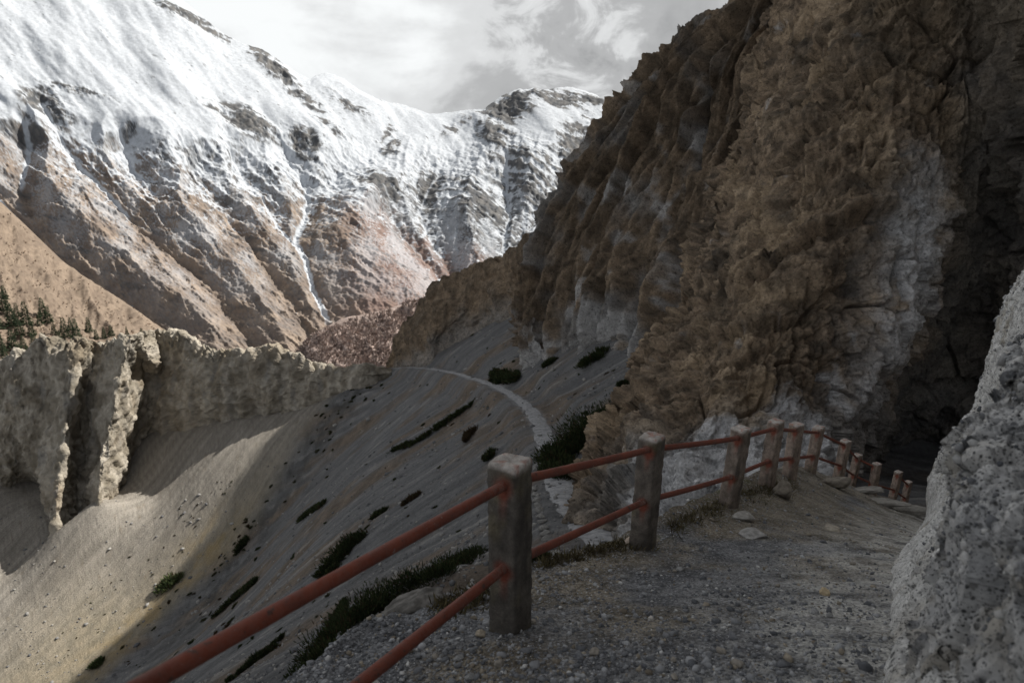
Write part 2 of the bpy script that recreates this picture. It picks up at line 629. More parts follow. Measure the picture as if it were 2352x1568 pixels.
    depth = depth + rocky * ((e1 - 0.35) * lerp(8, 15, left) + e2 * 8 + strata * 7 * (0.15 + outc + 0.6 * rock_zone * sstep(1.1, 0.4, (py - 300) / 300))) * (d / 2000)
    depth = depth + 36 * roll * (0.35 + 0.65 * snow_soft) + rocky * 3.2 * fbm(q * 22, 3, 63, 0.6) + 0.7 * fbm(q * 14, 3, 64)
    fade = sstep(0, 0.03, t)[:, None]
    V2 = V + N * (depth * fade)[..., None]
    # the back of the ridge
    back = [V2[0] + np.array([0, 60.0 * k, -38.0 * k]) for k in (3, 2, 1)]
    Vf = np.concatenate([np.stack(back), V2])
    Nf = grid_normals(V2)
    # --- what lies on it
    up = Nf[..., 2]
    full = interp(PX, [(-230, 220), (0, 235), (200, 250), (400, 285), (600, 300), (800, 350), (1000, 320), (1200, 250), (1400, 230), (1640, 250)])
    none = interp(PX, [(-230, 370), (0, 400), (120, 470), (300, 540), (500, 590), (700, 570), (850, 590), (1000, 660), (1200, 720), (1640, 720)])
    h = (Y - full) / (none - full)
    dust = np.clip(1 - h, 0, 1)
    streaky = lerp(fbm(np.stack([acr2 / 15, along2 / 40, PX * 0], -1), 4, 72, 0.6), fbm(np.stack([acr / 15, along / 48, PX * 0], -1), 4, 71, 0.6), left)
    speck = fbm(q * 26, 3, 73, 0.75)
    facing = (up - 0.62) * 1.4
    s = lerp(-0.75, 1.0, dust) + streaky * 0.9 + speck * 0.55 + facing * 0.8 + (dent < 0.2) * 0.15 - 0.12 - band * 0.75 * (0.3 + rock_zone)
    snow = sstep(-0.05, 0.35, s)
    snow = np.maximum(snow, sstep(0.06, -0.10, h))
    # thin powder between the bushes, below the snow line
    powder = sstep(-0.15, 0.45, fbm(q * 1.6 + 7, 3, 75) * 1.3 + speck * 1.3 + 0.16 + 0.25 * sstep(850, 1000, PX)) * sstep(1.9, 0.6, h) * 0.58 * sstep(0, 0.35, dent + 0.1 * speck)
    snow = np.maximum(snow, powder)
    bare = sstep(0.10, 0.36, outc * 0.95 + band * 1.3 - 0.24 + 0.40 * speck) * sstep(0.12, 0.35, outc)
    bare = np.maximum(bare, 0.85 * rock_zone * sstep(0.22, 0.5, band + 0.3 * speck) * (0.4 + 0.6 * sstep(0.9, 0.3, up)))
    fleck = sstep(0.17, 0.34, fbm(np.stack([PX / 17, (py - 0.5 * PX) / 6.5, PX * 0 + 2], -1), 4, 76, 0.65) + 0.20 * fbm(q * 2.2, 3, 77) - 0.10 * snow_soft)
    bare = np.maximum(bare, fleck * 0.9 * sstep(-0.25, 0.35, fbm(q * 1.7 + 3, 3, 78)))
    snow = snow * (1 - bare)
    snow = np.maximum(snow, gsnow * (1 - 0.15 * np.clip(speck, 0, 1)))
    rockc = mixc((0.075, 0.08, 0.088), (0.16, 0.155, 0.15), sstep(-0.4, 0.5, fbm(q * 8, 4, 81)))
    bw = sstep(-0.35, 0.25, (py - interp(PX, [(-230, 300), (200, 330), (500, 430), (800, 430), (1000, 560), (1300, 640)])) / 150 + 0.5 * fbm(q * 3, 3, 83))
    brown = mixc((0.175, 0.142, 0.12), (0.275, 0.218, 0.172), sstep(-0.3, 0.45, fbm(q * 2.4, 4, 85) + 0.4 * (e1 - 0.4)))
    brown = mixc(brown, (0.105, 0.082, 0.072), 0.75 * sstep(0.0, 0.5, speck))
    brown = mixc(brown, (0.115, 0.098, 0.09), 0.6 * sstep(0.15, 0.5, -e2 + 0.5 * strata))
    brown = mixc(brown, (0.21, 0.135, 0.12), 0.6 * sstep(720, 900, PX))
    lines = sstep(0.10, 0.30, strata + 0.25 * speck) * np.clip(rock_zone, 0, 1)
    brown = mixc(brown, (0.085, 0.08, 0.078), 0.65 * lines)
    base = mixc(rockc, brown, bw * (1 - 0.8 * np.clip(bare, 0, 1)))
    col = mixc(base, SNOW * np.ones(3), snow)
    cf = np.concatenate([np.repeat(col[:1], 3, 0), col])
    M = attr_mat('mountain_ground', 0.09, 0.22, 1.2, 0.9, 6)
    o = grid_obj('snow_mountain', Vf, M.m, cf)
    tag(o, 'high snow covered mountain with brown spurs and snow filled gullies across the valley', 'mountain', kind='structure')

build_mountain()

def build_hill(name, label, sky, db, dt, ybot, c0, c1, cdark, seed, n=(230, 320)):
    NR, NC = n
    sky = np.asarray(sky, float)
    px = np.linspace(sky[0, 0], sky[-1, 0], NC)
    sy = interp(px, sky) + 4 * fbm(np.stack([px / 18, px * 0, px * 0], -1), 4, seed)
    t = np.linspace(0, 1, NR)[:, None]
    py = sy[None] + (ybot - sy)[None] * t
    PX = np.broadcast_to(px[None], py.shape)
    d = 1 / ((1 - t) / dt + t / db)
    V = P(PX, py, d)
    N = grid_normals(V)
    q = np.stack([PX / 100, py / 100, PX * 0], -1)
    rel = 14 * (ridged(np.stack([(PX - 0.6 * py) / 90, py / 200, PX * 0], -1), 4, seed + 1) - 0.4) + 5 * fbm(q * 7, 4, seed + 3) + 1.6 * fbm(q * 30, 3, seed + 4)
    V = V + N * (rel * sstep(0, 0.06, t) * (d / 900))[..., None]
    back = [V[0] + np.array([0, 25.0 * k, -22.0 * k]) for k in (3, 2, 1)]
    speck = fbm(q * 24, 3, seed + 6, 0.7)
    col = mixc(c0, c1, sstep(-0.35, 0.4, fbm(q * 3.2, 4, seed + 5)))
    col = mixc(col, cdark, 0.7 * sstep(0.02, 0.5, speck))
    o = grid_obj(name, np.concatenate([np.stack(back), V]), attr_mat(name + '_ground', 0.16, 0.25, 0.8, 0.95, 6).m, np.concatenate([np.repeat(col[:1], 3, 0), col]))
    tag(o, label, 'hill', kind='structure')
    return V

hill_at = build_hill('tan_hillside', 'tan hillside of dry scrub below the snow mountain on the left', [(-260, 250), (-100, 380), (0, 462), (60, 520), (120, 582), (190, 632), (300, 702), (350, 738), (400, 772), (450, 812), (520, 880)],
                     560, 900, 960, (0.155, 0.120, 0.092), (0.215, 0.168, 0.128), (0.118, 0.09, 0.07), 301)
bush_at = build_hill('bushy_hill', 'purplish brown bushy hill at the foot of the snowy slope', [(610, 880), (660, 822), (692, 797), (730, 762), (765, 742), (800, 727), (840, 722), (880, 712), (960, 688), (1040, 670), (1150, 640)],
                     420, 640, 960, (0.28, 0.222, 0.197), (0.37, 0.295, 0.262), (0.20, 0.155, 0.138), 331, (130, 220))
# ================================================================== MIDDLE GROUND: scree slopes, gully and the lower path
PATH_PX = [(1640, 1290, 19), (1500, 1290, 21.5), (1400, 1255, 24.5), (1338, 1195, 29), (1302, 1140, 33), (1272, 1080, 40), (1250, 1000, 51), (1225, 950, 60), (1180, 910, 72), (1120, 880, 86), (1050, 858, 102), (990, 847, 120), (930, 843, 138), (900, 846, 150)]
PATH = np.array([P(*p) for p in PATH_PX])
CREASE_PX = [(880, 862, 142), (800, 896, 136), (750, 965, 130), (690, 1065, 123), (630, 1175, 117), (560, 1275, 112), (450, 1370, 109), (360, 1460, 104), (240, 1578, 97), (110, 1700, 90)]
CREASE = np.array([P(*p) for p in CREASE_PX])
CLIFF_BASE = [(-90, 1150, 132), (0, 1120, 134), (60, 1130, 137), (105, 1190, 130), (125, 1215, 125), (175, 1200, 133), (215, 1160, 133), (225, 1140, 128), (265, 1150, 132), (300, 1060, 143),
              (350, 990, 148), (500, 970, 144), (600, 955, 142.5), (700, 932, 141), (770, 905, 139.5)]
extra = [
    # shaded scree between the path and the gully
    (1150, 1000, 58), (1000, 1000, 80), (900, 950, 112), (1050, 920, 90), (1000, 1100, 61), (800, 1100, 86), (800, 1200, 67), (720, 1200, 84), (1000, 1200, 49), (900, 1250, 50), (700, 1400, 51), (570, 1400, 78), (460, 1500, 70), (1150, 1180, 42),
    (620, 1540, 40), (300, 1640, 70), (880, 880, 138),
    # under the lip of the upper trail
    (900, 1400, 22), (1110, 1270, 31), (690, 1540, 19), (1000, 1330, 24), (1210, 1290, 25), (1280, 1290, 23), (800, 1560, 15),
    # above the path, up to the foot of the cliffs
    (1205, 862, 79), (1300, 812, 72), (1365, 790, 68), (1440, 850, 56), (1480, 838, 51), (1420, 960, 45), (1350, 1050, 40), (1330, 900, 62),
    (1180, 718, 116), (1120, 742, 122), (1060, 768, 127), (1000, 802, 131), (950, 834, 136), (910, 850, 146),
    (1230, 700, 112), (1050, 720, 140),
    # dark floor under the overhang
    (1900, 1110, 30), (2000, 1075, 42), (2100, 1120, 33), (2140, 1050, 45), (2200, 1120, 40), (1700, 1260, 21),
    # sunlit slope
    (0, 1320, 123), (130, 1240, 129), (100, 1400, 114), (0, 1568, 103), (250, 1300, 121), (450, 1100, 132), (600, 1000, 136), (560, 1040, 133), (350, 1150, 133), (-120, 1300, 118), (-150, 1650, 100),
    # beyond
    (900, 905, 190), (760, 960, 200), (500, 1000, 210), (200, 1000, 190), (840, 905, 165),
]
ctrl = np.concatenate([PATH, CREASE, np.array([P(*p) for p in CLIFF_BASE]), np.array([P(*p) for p in extra])])
tps_mid = TPS(ctrl, 0.002)

_t = poly_dist(np.array([-95.0]), np.array([125.0]), CREASE)
CREASE_SIGN = float(_t[2][0])            # +1 on the sunlit side

def build_scree():
    NA, NR = 780, 560
    ax = (np.linspace(-190, 2380, NA) - 1176) / F
    # equal steps in 1/distance keep the mesh even to the eye
    yy = 1 / np.linspace(1 / 11.0, 1 / 230.0, NR)
    yy = yy * 0.5 + 0.5 * np.geomspace(11, 230, NR)
    yy = np.sort(yy)
    Yg, Ag = np.meshgrid(yy, ax, indexing='ij')
    Xg = Ag * (Yg * 1.14)
    Z = tps_mid(Xg, Yg)
    # bench of the path
    pd, pt, ps, pz = poly_dist(Xg, Yg, PATH, PATH[:, 2])
    wig = 0.25 * fbm(np.stack([Xg / 5, Yg / 5, Xg * 0], -1), 3, 402)
    half = 0.62
    Z = np.where(pd < 3.2, lerp(pz, Z, sstep(half, 3.0, pd + wig)), Z)
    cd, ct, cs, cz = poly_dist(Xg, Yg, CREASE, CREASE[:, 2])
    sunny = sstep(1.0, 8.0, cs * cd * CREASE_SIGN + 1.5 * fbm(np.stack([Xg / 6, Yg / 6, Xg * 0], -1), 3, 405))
    # fall line coordinates of the two slopes
    w1 = 1.4 * fbm(np.stack([Xg / 22, Yg / 22, Xg * 0], -1), 3, 407)
    w2 = 1.2 * fbm(np.stack([Xg / 18, Yg / 18, Xg * 0 + 5], -1), 3, 408)
    st1 = np.stack([Yg + 0.10 * Xg + w1, (Xg - 0.1 * Yg) * 0.045, Xg * 0], -1)
    fx, fy = -0.42, -0.91
    st2 = np.stack([Xg * -fy + Yg * fx + w2, (Xg * fx + Yg * fy) * 0.045, Xg * 0 + 9], -1)
    r1 = fbm(st1 * [0.9, 1.3, 1], 5, 411, 0.68)
    r2 = fbm(st2 * [0.9, 1.6, 1], 5, 412, 0.68)
    lump = fbm(np.stack([Xg / 1.7, Yg / 1.7, Z / 1.7], -1), 4, 415, 0.6)
    nearp = sstep(0.3, 1.4, pd)
    Z = Z + nearp * (lerp(r1, r2, sunny) * 0.24 + 0.15 * lump + (1 - sunny) * 0.55 * (billow(st1 * [0.16, 0.8, 1], 2, 418) - 0.4))
    # rubble along the gully
    rub = np.exp(-(cd / 5.0) ** 2)
    Z = Z + rub * (0.9 * fbm(np.stack([Xg / 2.4, Yg / 2.4, Xg * 0], -1), 4, 417, 0.65) - 0.4)
    ribd, *_ = poly_dist(Xg, Yg, np.array([P(*p) for p in [(880, 856, 146), (800, 905, 134), (720, 985, 126), (640, 1080, 121), (560, 1190, 113), (500, 1290, 106), (440, 1370, 100)]]))
    rib = np.exp(-(ribd / 5.5) ** 2)
    Z = Z + rib * (0.15 + 0.8 * fbm(np.stack([Xg / 3, Yg / 3, Xg * 0], -1), 4, 419, 0.65))
    # colours of the ground
    q = np.stack([Xg / 9, Yg / 9, Xg * 0], -1)
    band = fbm(st1 * [0.12, 1, 1], 4, 421, 0.6)
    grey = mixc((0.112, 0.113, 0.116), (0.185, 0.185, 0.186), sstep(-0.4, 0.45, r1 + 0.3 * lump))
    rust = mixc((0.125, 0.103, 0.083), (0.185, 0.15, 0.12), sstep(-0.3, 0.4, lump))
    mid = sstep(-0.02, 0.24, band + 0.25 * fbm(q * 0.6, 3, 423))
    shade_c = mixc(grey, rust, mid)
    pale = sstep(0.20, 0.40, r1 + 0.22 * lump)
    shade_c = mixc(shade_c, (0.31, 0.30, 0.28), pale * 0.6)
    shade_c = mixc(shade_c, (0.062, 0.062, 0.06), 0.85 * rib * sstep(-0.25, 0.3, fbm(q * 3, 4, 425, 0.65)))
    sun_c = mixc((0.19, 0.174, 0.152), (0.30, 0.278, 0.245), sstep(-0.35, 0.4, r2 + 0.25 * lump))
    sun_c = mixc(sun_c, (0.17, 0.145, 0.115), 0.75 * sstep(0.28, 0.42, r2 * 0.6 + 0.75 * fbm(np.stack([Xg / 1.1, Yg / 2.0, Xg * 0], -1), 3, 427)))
    px, py, _ = proj(np.stack([Xg, Yg, Z], -1))
    low = sstep(140, 104, np.hypot(Xg, Yg) + 8 * fbm(q * 0.5, 3, 429))
    sun_c = mixc(sun_c, mixc((0.19, 0.165, 0.112), (0.29, 0.242, 0.162), sstep(-0.3, 0.3, lump)), 0.75 * low)
    ed, *_ = poly_dist(Xg, Yg, np.array([P(*p) for p in [(482, 1216, 119), (460, 1262, 117), (384, 1350, 112), (300, 1450, 107), (185, 1562, 100), (60, 1690, 92)]]))
    veg = np.exp(-(ed / 4.5) ** 2) * sstep(-0.15, 0.25, fbm(q * 2.2, 4, 431, 0.65))
    sun_c = mixc(sun_c, (0.30, 0.225, 0.115), 0.75 * veg)
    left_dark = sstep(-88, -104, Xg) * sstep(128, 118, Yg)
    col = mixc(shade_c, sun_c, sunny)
    trod = 1 - sstep(0.35, 1.0, pd + wig * 1.5)
    col = mixc(col, mixc((0.23, 0.232, 0.24), (0.34, 0.34, 0.345), sstep(-0.3, 0.4, lump)), trod * 0.9)
    V = np.stack([Xg, Yg, Z], -1)
    M = Mat('scree_gravel', 0.95, 0.15)
    a1, a2 = M.attr('st1', 'Vector'), M.attr('st2', 'Vector')
    s1 = M.noise(3.4, 8, 0.7, a1)
    s2 = M.noise(3.0, 8, 0.7, a2)
    f = M.attr('sunny', 'Fac')
    s = M.math('ADD', M.math('MULTIPLY', s1, M.math('SUBTRACT', 1.0, f)), M.math('MULTIPLY', s2, f))
    g = M.noise(4.5, 7, 0.78)
    k = M.math('MULTIPLY', M.rng(s, 0.3, 0.7, 0.80, 1.2, False), M.rng(g, 0.3, 0.72, 0.66, 1.36, False))
    fleck = M.rng(M.noise(9.0, 3, 0.8), 0.66, 0.74, 0, 0.5)
    c = M.scale(M.attr('col'), k)
    M.color(M.mix(c, (0.33, 0.31, 0.28), fleck))
    M.bump(s, 0.14, 0.7)
    M.bump(g, 0.22, 0.8)
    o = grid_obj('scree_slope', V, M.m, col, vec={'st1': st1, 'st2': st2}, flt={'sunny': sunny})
    tag(o, 'steep scree slopes falling into the gully, right one in shade and left one sunlit', 'scree slope', kind='structure')
    return V

SCREE = build_scree()
from mathutils.bvhtree import BVHTree

def bvh_of(V, step=1):
    V = V[::step, ::step]
    nr, nc = V.shape[:2]
    idx = np.arange(nr * nc).reshape(nr, nc)
    q = np.stack([idx[:-1, :-1], idx[:-1, 1:], idx[1:, 1:], idx[1:, :-1]], -1).reshape(-1, 4)
    return BVHTree.FromPolygons(V.reshape(-1, 3).tolist(), q.tolist())

scree_bvh = bvh_of(SCREE, 2)

def ground_at(bvh, x, y, top=200.0):
    hit = bvh.ray_cast(Vector((x, y, top)), Vector((0, 0, -1)))
    return hit[0].z if hit[0] else None

def hit_px(bvh, px, py):
    hit = bvh.ray_cast(Vector((0, 0, 0)), Vector(view_dir(px, py)))
    return (np.array(hit[0]), np.array(hit[1])) if hit[0] else (None, None)

def build_path():
    """the trodden gravel strip of the lower path, laid on its bench"""
    n = 520
    C = spline_axis(PATH, n, 0)
    T = np.gradient(C, axis=0)
    T[:, 2] = 0
    T /= np.linalg.norm(T, axis=1, keepdims=True)
    side = np.stack([T[:, 1], -T[:, 0], T[:, 0] * 0], -1)
    k = 9
    off = np.linspace(-1, 1, k)
    w = 0.52 + 0.34 * fbm(np.stack([np.arange(n) / 14, np.zeros(n), np.zeros(n)], -1), 4, 441)
    w = w * (1 + 0.45 * sstep(75, 40, C[:, 1])) + 0.10 * fbm(np.stack([np.arange(n) / 3.0, np.zeros(n) + 4, np.zeros(n)], -1), 3, 442)
    V = C[:, None] + side[:, None] * (off[None, :, None] * w[:, None, None])
    for i in range(n):
        for j in range(k):
            z = ground_at(scree_bvh, V[i, j, 0], V[i, j, 1])
            if z is not None:
                V[i, j, 2] = z + 0.055 - 0.04 * abs(off[j]) ** 3
    f = fbm(np.stack([V[..., 0] / .5, V[..., 1] / .5, V[..., 2] * 0], -1), 4, 443, .65)
    V[..., 2] += 0.03 * f
    col = mixc((0.21, 0.213, 0.22), (0.37, 0.37, 0.375), sstep(-0.4, 0.4, f))
    o = grid_obj('footpath', V, attr_mat('path_gravel', 6.0, 0.35, 0.05).m, col)
    tag(o, 'narrow pale footpath winding away across the shaded scree slope', 'footpath', kind='structure')

build_path()

def loose_stones():
    """stones lying loose on the scree: too many to count, one object"""
    r = np.random.default_rng(451)
    v, f = ico()
    P_, C_ = [], []
    nr, nc = SCREE.shape[:2]
    n = 27000
    i, j = r.integers(2, nr - 60, n), r.integers(20, int(nc * 0.66), n)
    p = SCREE[i, j] + (SCREE[i, j + 1] - SCREE[i, j]) * r.random((n, 1))
    cl = fbm(np.stack([p[:, 1] / 3 + p[:, 0] / 30, p[:, 0] / 26, p[:, 0] * 0], -1), 4, 453, 0.6)
    p = p[cl + 0.35 * r.normal(size=n) > 0.05]
    n = len(p)
    d = np.hypot(p[:, 0], p[:, 1])
    size = np.clip(r.lognormal(math.log(0.075), 0.7, n), 0.03, 0.24 + 0.16 * sstep(40, 80, d)) * (0.45 + d / 170)
    sc = size[:, None] * r.uniform(0.6, 1.4, (n, 3)) * np.array([1, 1, 0.7])
    V = v[None] * sc[:, None] * np.clip(1 + 0.28 * r.normal(size=(n, 12, 1)), 0.5, 1.5) + (p + np.array([0, 0, 0.02]))[:, None]
    Fc = (np.arange(n)[:, None, None] * 12 + f[None]).reshape(-1, 3)
    k = r.random(n)
    col = mixc((0.11, 0.112, 0.118), (0.32, 0.31, 0.29), k ** 1.7)
    o = tri_obj('scree_stones', V.reshape(-1, 3), Fc, attr_mat('scree_stone', 6, 0.3, 0.02).m, False, np.repeat(col[:, None], 12, 1).reshape(-1, 3))
    tag(o, 'loose broken stones scattered down the scree slopes', 'stones', kind='stuff')

loose_stones()
# ================================================================== PALE CLIFF ON THE LEFT
def build_pale_cliff():
    cols = [
        [(-90, 1150, 132), (-90, 990, 134), (-90, 850, 135)],
        [(0, 1120, 134), (0, 980, 134), (0, 834, 135.5)],
        [(60, 1130, 138), (55, 990, 134.5), (60, 812, 136)],
        [(100, 1190, 131), (98, 1020, 134), (128, 796, 137)],
        [(128, 1215, 125), (146, 1030, 130.5), (178, 798, 136)],
        [(172, 1200, 133), (184, 1025, 138), (212, 801, 140)],
        [(210, 1165, 133), (225, 1000, 136), (250, 795, 139)],
        [(226, 1140, 127), (258, 960, 132.5), (300, 786, 136)],
        [(265, 1148, 134), (300, 955, 141), (345, 778, 146)],
        [(298, 1062, 142), (340, 940, 147), (390, 777, 149)],
        [(350, 992, 147.5), (398, 900, 146), (440, 794, 147)],
        [(500, 970, 143.5), (500, 890, 143), (520, 816, 144)],
        [(600, 955, 142), (605, 880, 141.5), (620, 806, 142.5)],
        [(700, 932, 140.5), (700, 875, 140), (700, 827, 141)],
        [(770, 905, 139), (772, 880, 139), (775, 853, 140)],
        [(830, 878, 137), (835, 858, 137.5), (838, 838, 139)],
        [(905, 868, 142), (905, 862, 143), (905, 856, 144)],
    ]
    C = np.array([[P(*p) for p in c] for c in cols]).transpose(1, 0, 2)      # rows bottom, mid, top
    down = C[0] + np.array([0.6, -1.5, -14.0])
    b1 = C[2] + np.array([0, 3.0, -1.0])
    b2 = C[2] + np.array([0, 9.0, -9.0])
    b3 = C[2] + np.array([0, 24.0, -26.0])
    ctl = np.stack([down, C[0], C[1], C[2], b1, b2, b3])
    NR, NC = 300, 520
    B = sheet(ctl, NR, NC)
    N = grid_normals(B)
    q = B.astype(np.float32)
    tv = np.linspace(0, 6, NR)[:, None] * np.ones((1, NC))
    big = fbm(q / 11, 4, 501)
    ribs = ridged(q * [1 / 6.5, 1 / 6.5, 1 / 22], 4, 503)
    wo1, wo2, wid = worley(q * [1 / 5.0, 1 / 5.0, 1 / 6.5] + 0.3 * big[..., None], 505)
    det = fbm(q / 1.6, 5, 507, 0.6)
    rim = np.exp(-((tv - 3.0) / 0.35) ** 2)
    crest = fbm(np.stack([q[..., 0] / 3.0, q[..., 0] * 0, q[..., 0] * 0], -1), 4, 509, 0.6)
    bl = billow(q * [1 / 7.0, 1 / 7.0, 1 / 26], 3, 504)
    D = 1.9 * big + 1.3 * (ribs - 0.4) + 1.1 * (bl - 0.35) + 0.95 * facets(q / [3.4, 3.4, 4.4], 505, 0.6) + 0.6 * facets(q / 1.2, 506, 0.6) + 0.35 * det + 0.2 * fbm(q / 0.4, 3, 511)
    D = D * sstep(-0.2, 0.8, tv) * (0.35 + 0.65 * sstep(-30, -50, q[..., 0]))
    V = B + N * D[..., None]
    V[..., 2] += rim * (2.6 * crest + 1.6 * (ridged(np.stack([q[..., 0] / 2.2, q[..., 0] * 0, q[..., 0] * 0], -1), 3, 510) - 0.4) + 0.8 * det) * sstep(-28, -40, q[..., 0])
    # cave at the far left foot
    cave = np.exp(-(((q[..., 0] + 98) / 7.5) ** 2 + ((q[..., 2] + 72) / 8.0) ** 2))
    V[..., 1] += 7.0 * cave
    f = fbm(q / 3.5, 5, 513, 0.62)
    col = mixc((0.20, 0.176, 0.138), (0.42, 0.385, 0.328), sstep(-0.35, 0.4, f + 0.4 * det))
    col = mixc(col, (0.23, 0.185, 0.13), 0.65 * sstep(0.05, 0.5, fbm(q / 8, 4, 515)))
    col = mixc(col, (0.21, 0.205, 0.195), 0.6 * sstep(0.1, 0.45, fbm(q * [1 / 2.5, 1 / 2.5, 1 / 12], 4, 517)))
    M = attr_mat('pale_cliff_earth', 0.9, 0.30, 0.5, 0.95, 8)
    M.bump(M.noise(0.35, 6, 0.65, stretch=(1, 1, 0.6)), 0.8, 0.5)
    o = grid_obj('pale_cliff', V, M.m, col, smooth=False)
    tag(o, 'pale eroded earth cliff with a crumbling rim and jutting sunlit buttress on the left', 'cliff', kind='structure')

build_pale_cliff()

# ================================================================== ROCK WALLS ON THE RIGHT
BROWN0, BROWN1 = np.array((0.132, 0.103, 0.075)), np.array((0.30, 0.227, 0.158))
GREY0, GREY1 = np.array((0.17, 0.17, 0.172)), np.array((0.34, 0.335, 0.325))

def rock_mat(name, s=1.0):
    """rough rock: the colour of the mesh broken by grain and dark pores"""
    M = Mat(name, 0.93, 0.2)
    f = M.noise(1.7 * s, 10, 0.68)
    g = M.noise(7.5 * s, 6, 0.72)
    h = M.noise(3.6 * s, 5, 0.75, dist=0.6)
    k = M.math('MULTIPLY', M.rng(f, 0.28, 0.72, 0.66, 1.36, False), M.rng(g, 0.3, 0.7, 0.62, 1.40, False))
    k = M.math('MULTIPLY', k, M.rng(h, 0.36, 0.46, 0.45, 1.0))
    M.bump(h, 0.25 / s, 0.6)
    M.color(M.scale(M.attr('col'), k))
    M.bump(f, 0.40 / s, 0.8)
    M.bump(g, 0.13 / s, 0.9)
    return M

def far_ridge():
    cols = [  # bottom, mid, skyline
        [(880, 868, 150), (884, 858, 150), (888, 846, 151)],
        [(905, 858, 146), (905, 830, 147), (908, 795, 149)],
        [(950, 840, 135), (945, 800, 136), (940, 745, 139)],
        [(985, 815, 127), (980, 770, 127), (965, 706, 137)],
        [(1015, 798, 126), (1008, 750, 125), (1000, 664, 128)],
        [(1060, 770, 124), (1055, 710, 123), (1050, 634, 126)],
        [(1120, 744, 120), (1115, 690, 120), (1085, 604, 122)],
        [(1180, 718, 112), (1170, 650, 113), (1135, 588, 118)],
        [(1240, 700, 104), (1230, 640, 105), (1190, 566, 112)],
        [(1320, 680, 94), (1310, 610, 96), (1260, 545, 104)],
    ]
    C = np.array([[P(*p) for p in c] for c in cols]).transpose(1, 0, 2)
    ctl = np.stack([C[0] + [0.5, -1.5, -8], C[0], C[1], C[2], C[2] + [2, 2.5, -0.8], C[2] + [6, 9, -10], C[2] + [14, 22, -30]])
    B = sheet(ctl, 230, 260)
    N = grid_normals(B)
    q = B.astype(np.float32)
    lean = np.stack([q[..., 0] * 0.8 + q[..., 1] * 0.6 - 0.35 * q[..., 2], q[..., 1] * 0.3, q[..., 2] * 0.18], -1)
    ribs = ridged(lean / 4.2, 4, 521)
    det = fbm(q / 1.3, 5, 523, 0.6)
    D = 2.4 * (ribs - 0.4) + 1.6 * fbm(q / 8, 3, 525) + 0.7 * det
    V = B + N * (D * (0.3 + 0.7 * sstep(-36, -28, q[..., 0])))[..., None]
    tv = np.linspace(0, 6, 230)[:, None]
    V[..., 2] += np.exp(-((tv - 3.2) / 0.4) ** 2) * 2.0 * fbm(np.stack([q[..., 0] / 2.0, q[..., 1] / 2.0, q[..., 0] * 0], -1), 3, 527)
    col = mixc(BROWN0, BROWN1, sstep(-0.4, 0.4, det + 0.6 * (ribs - 0.4)))
    foot = sstep(2.2, 1.0, tv + 0.8 * fbm(q / 4, 3, 529))
    col = mixc(col, GREY1, 0.55 * foot)
    o = grid_obj('far_rock_ridge', V, rock_mat('far_ridge_rock', 0.6).m, col, smooth=False)
    tag(o, 'lower brown rock ridge above the far end of the footpath', 'ridge', kind='structure')

far_ridge()

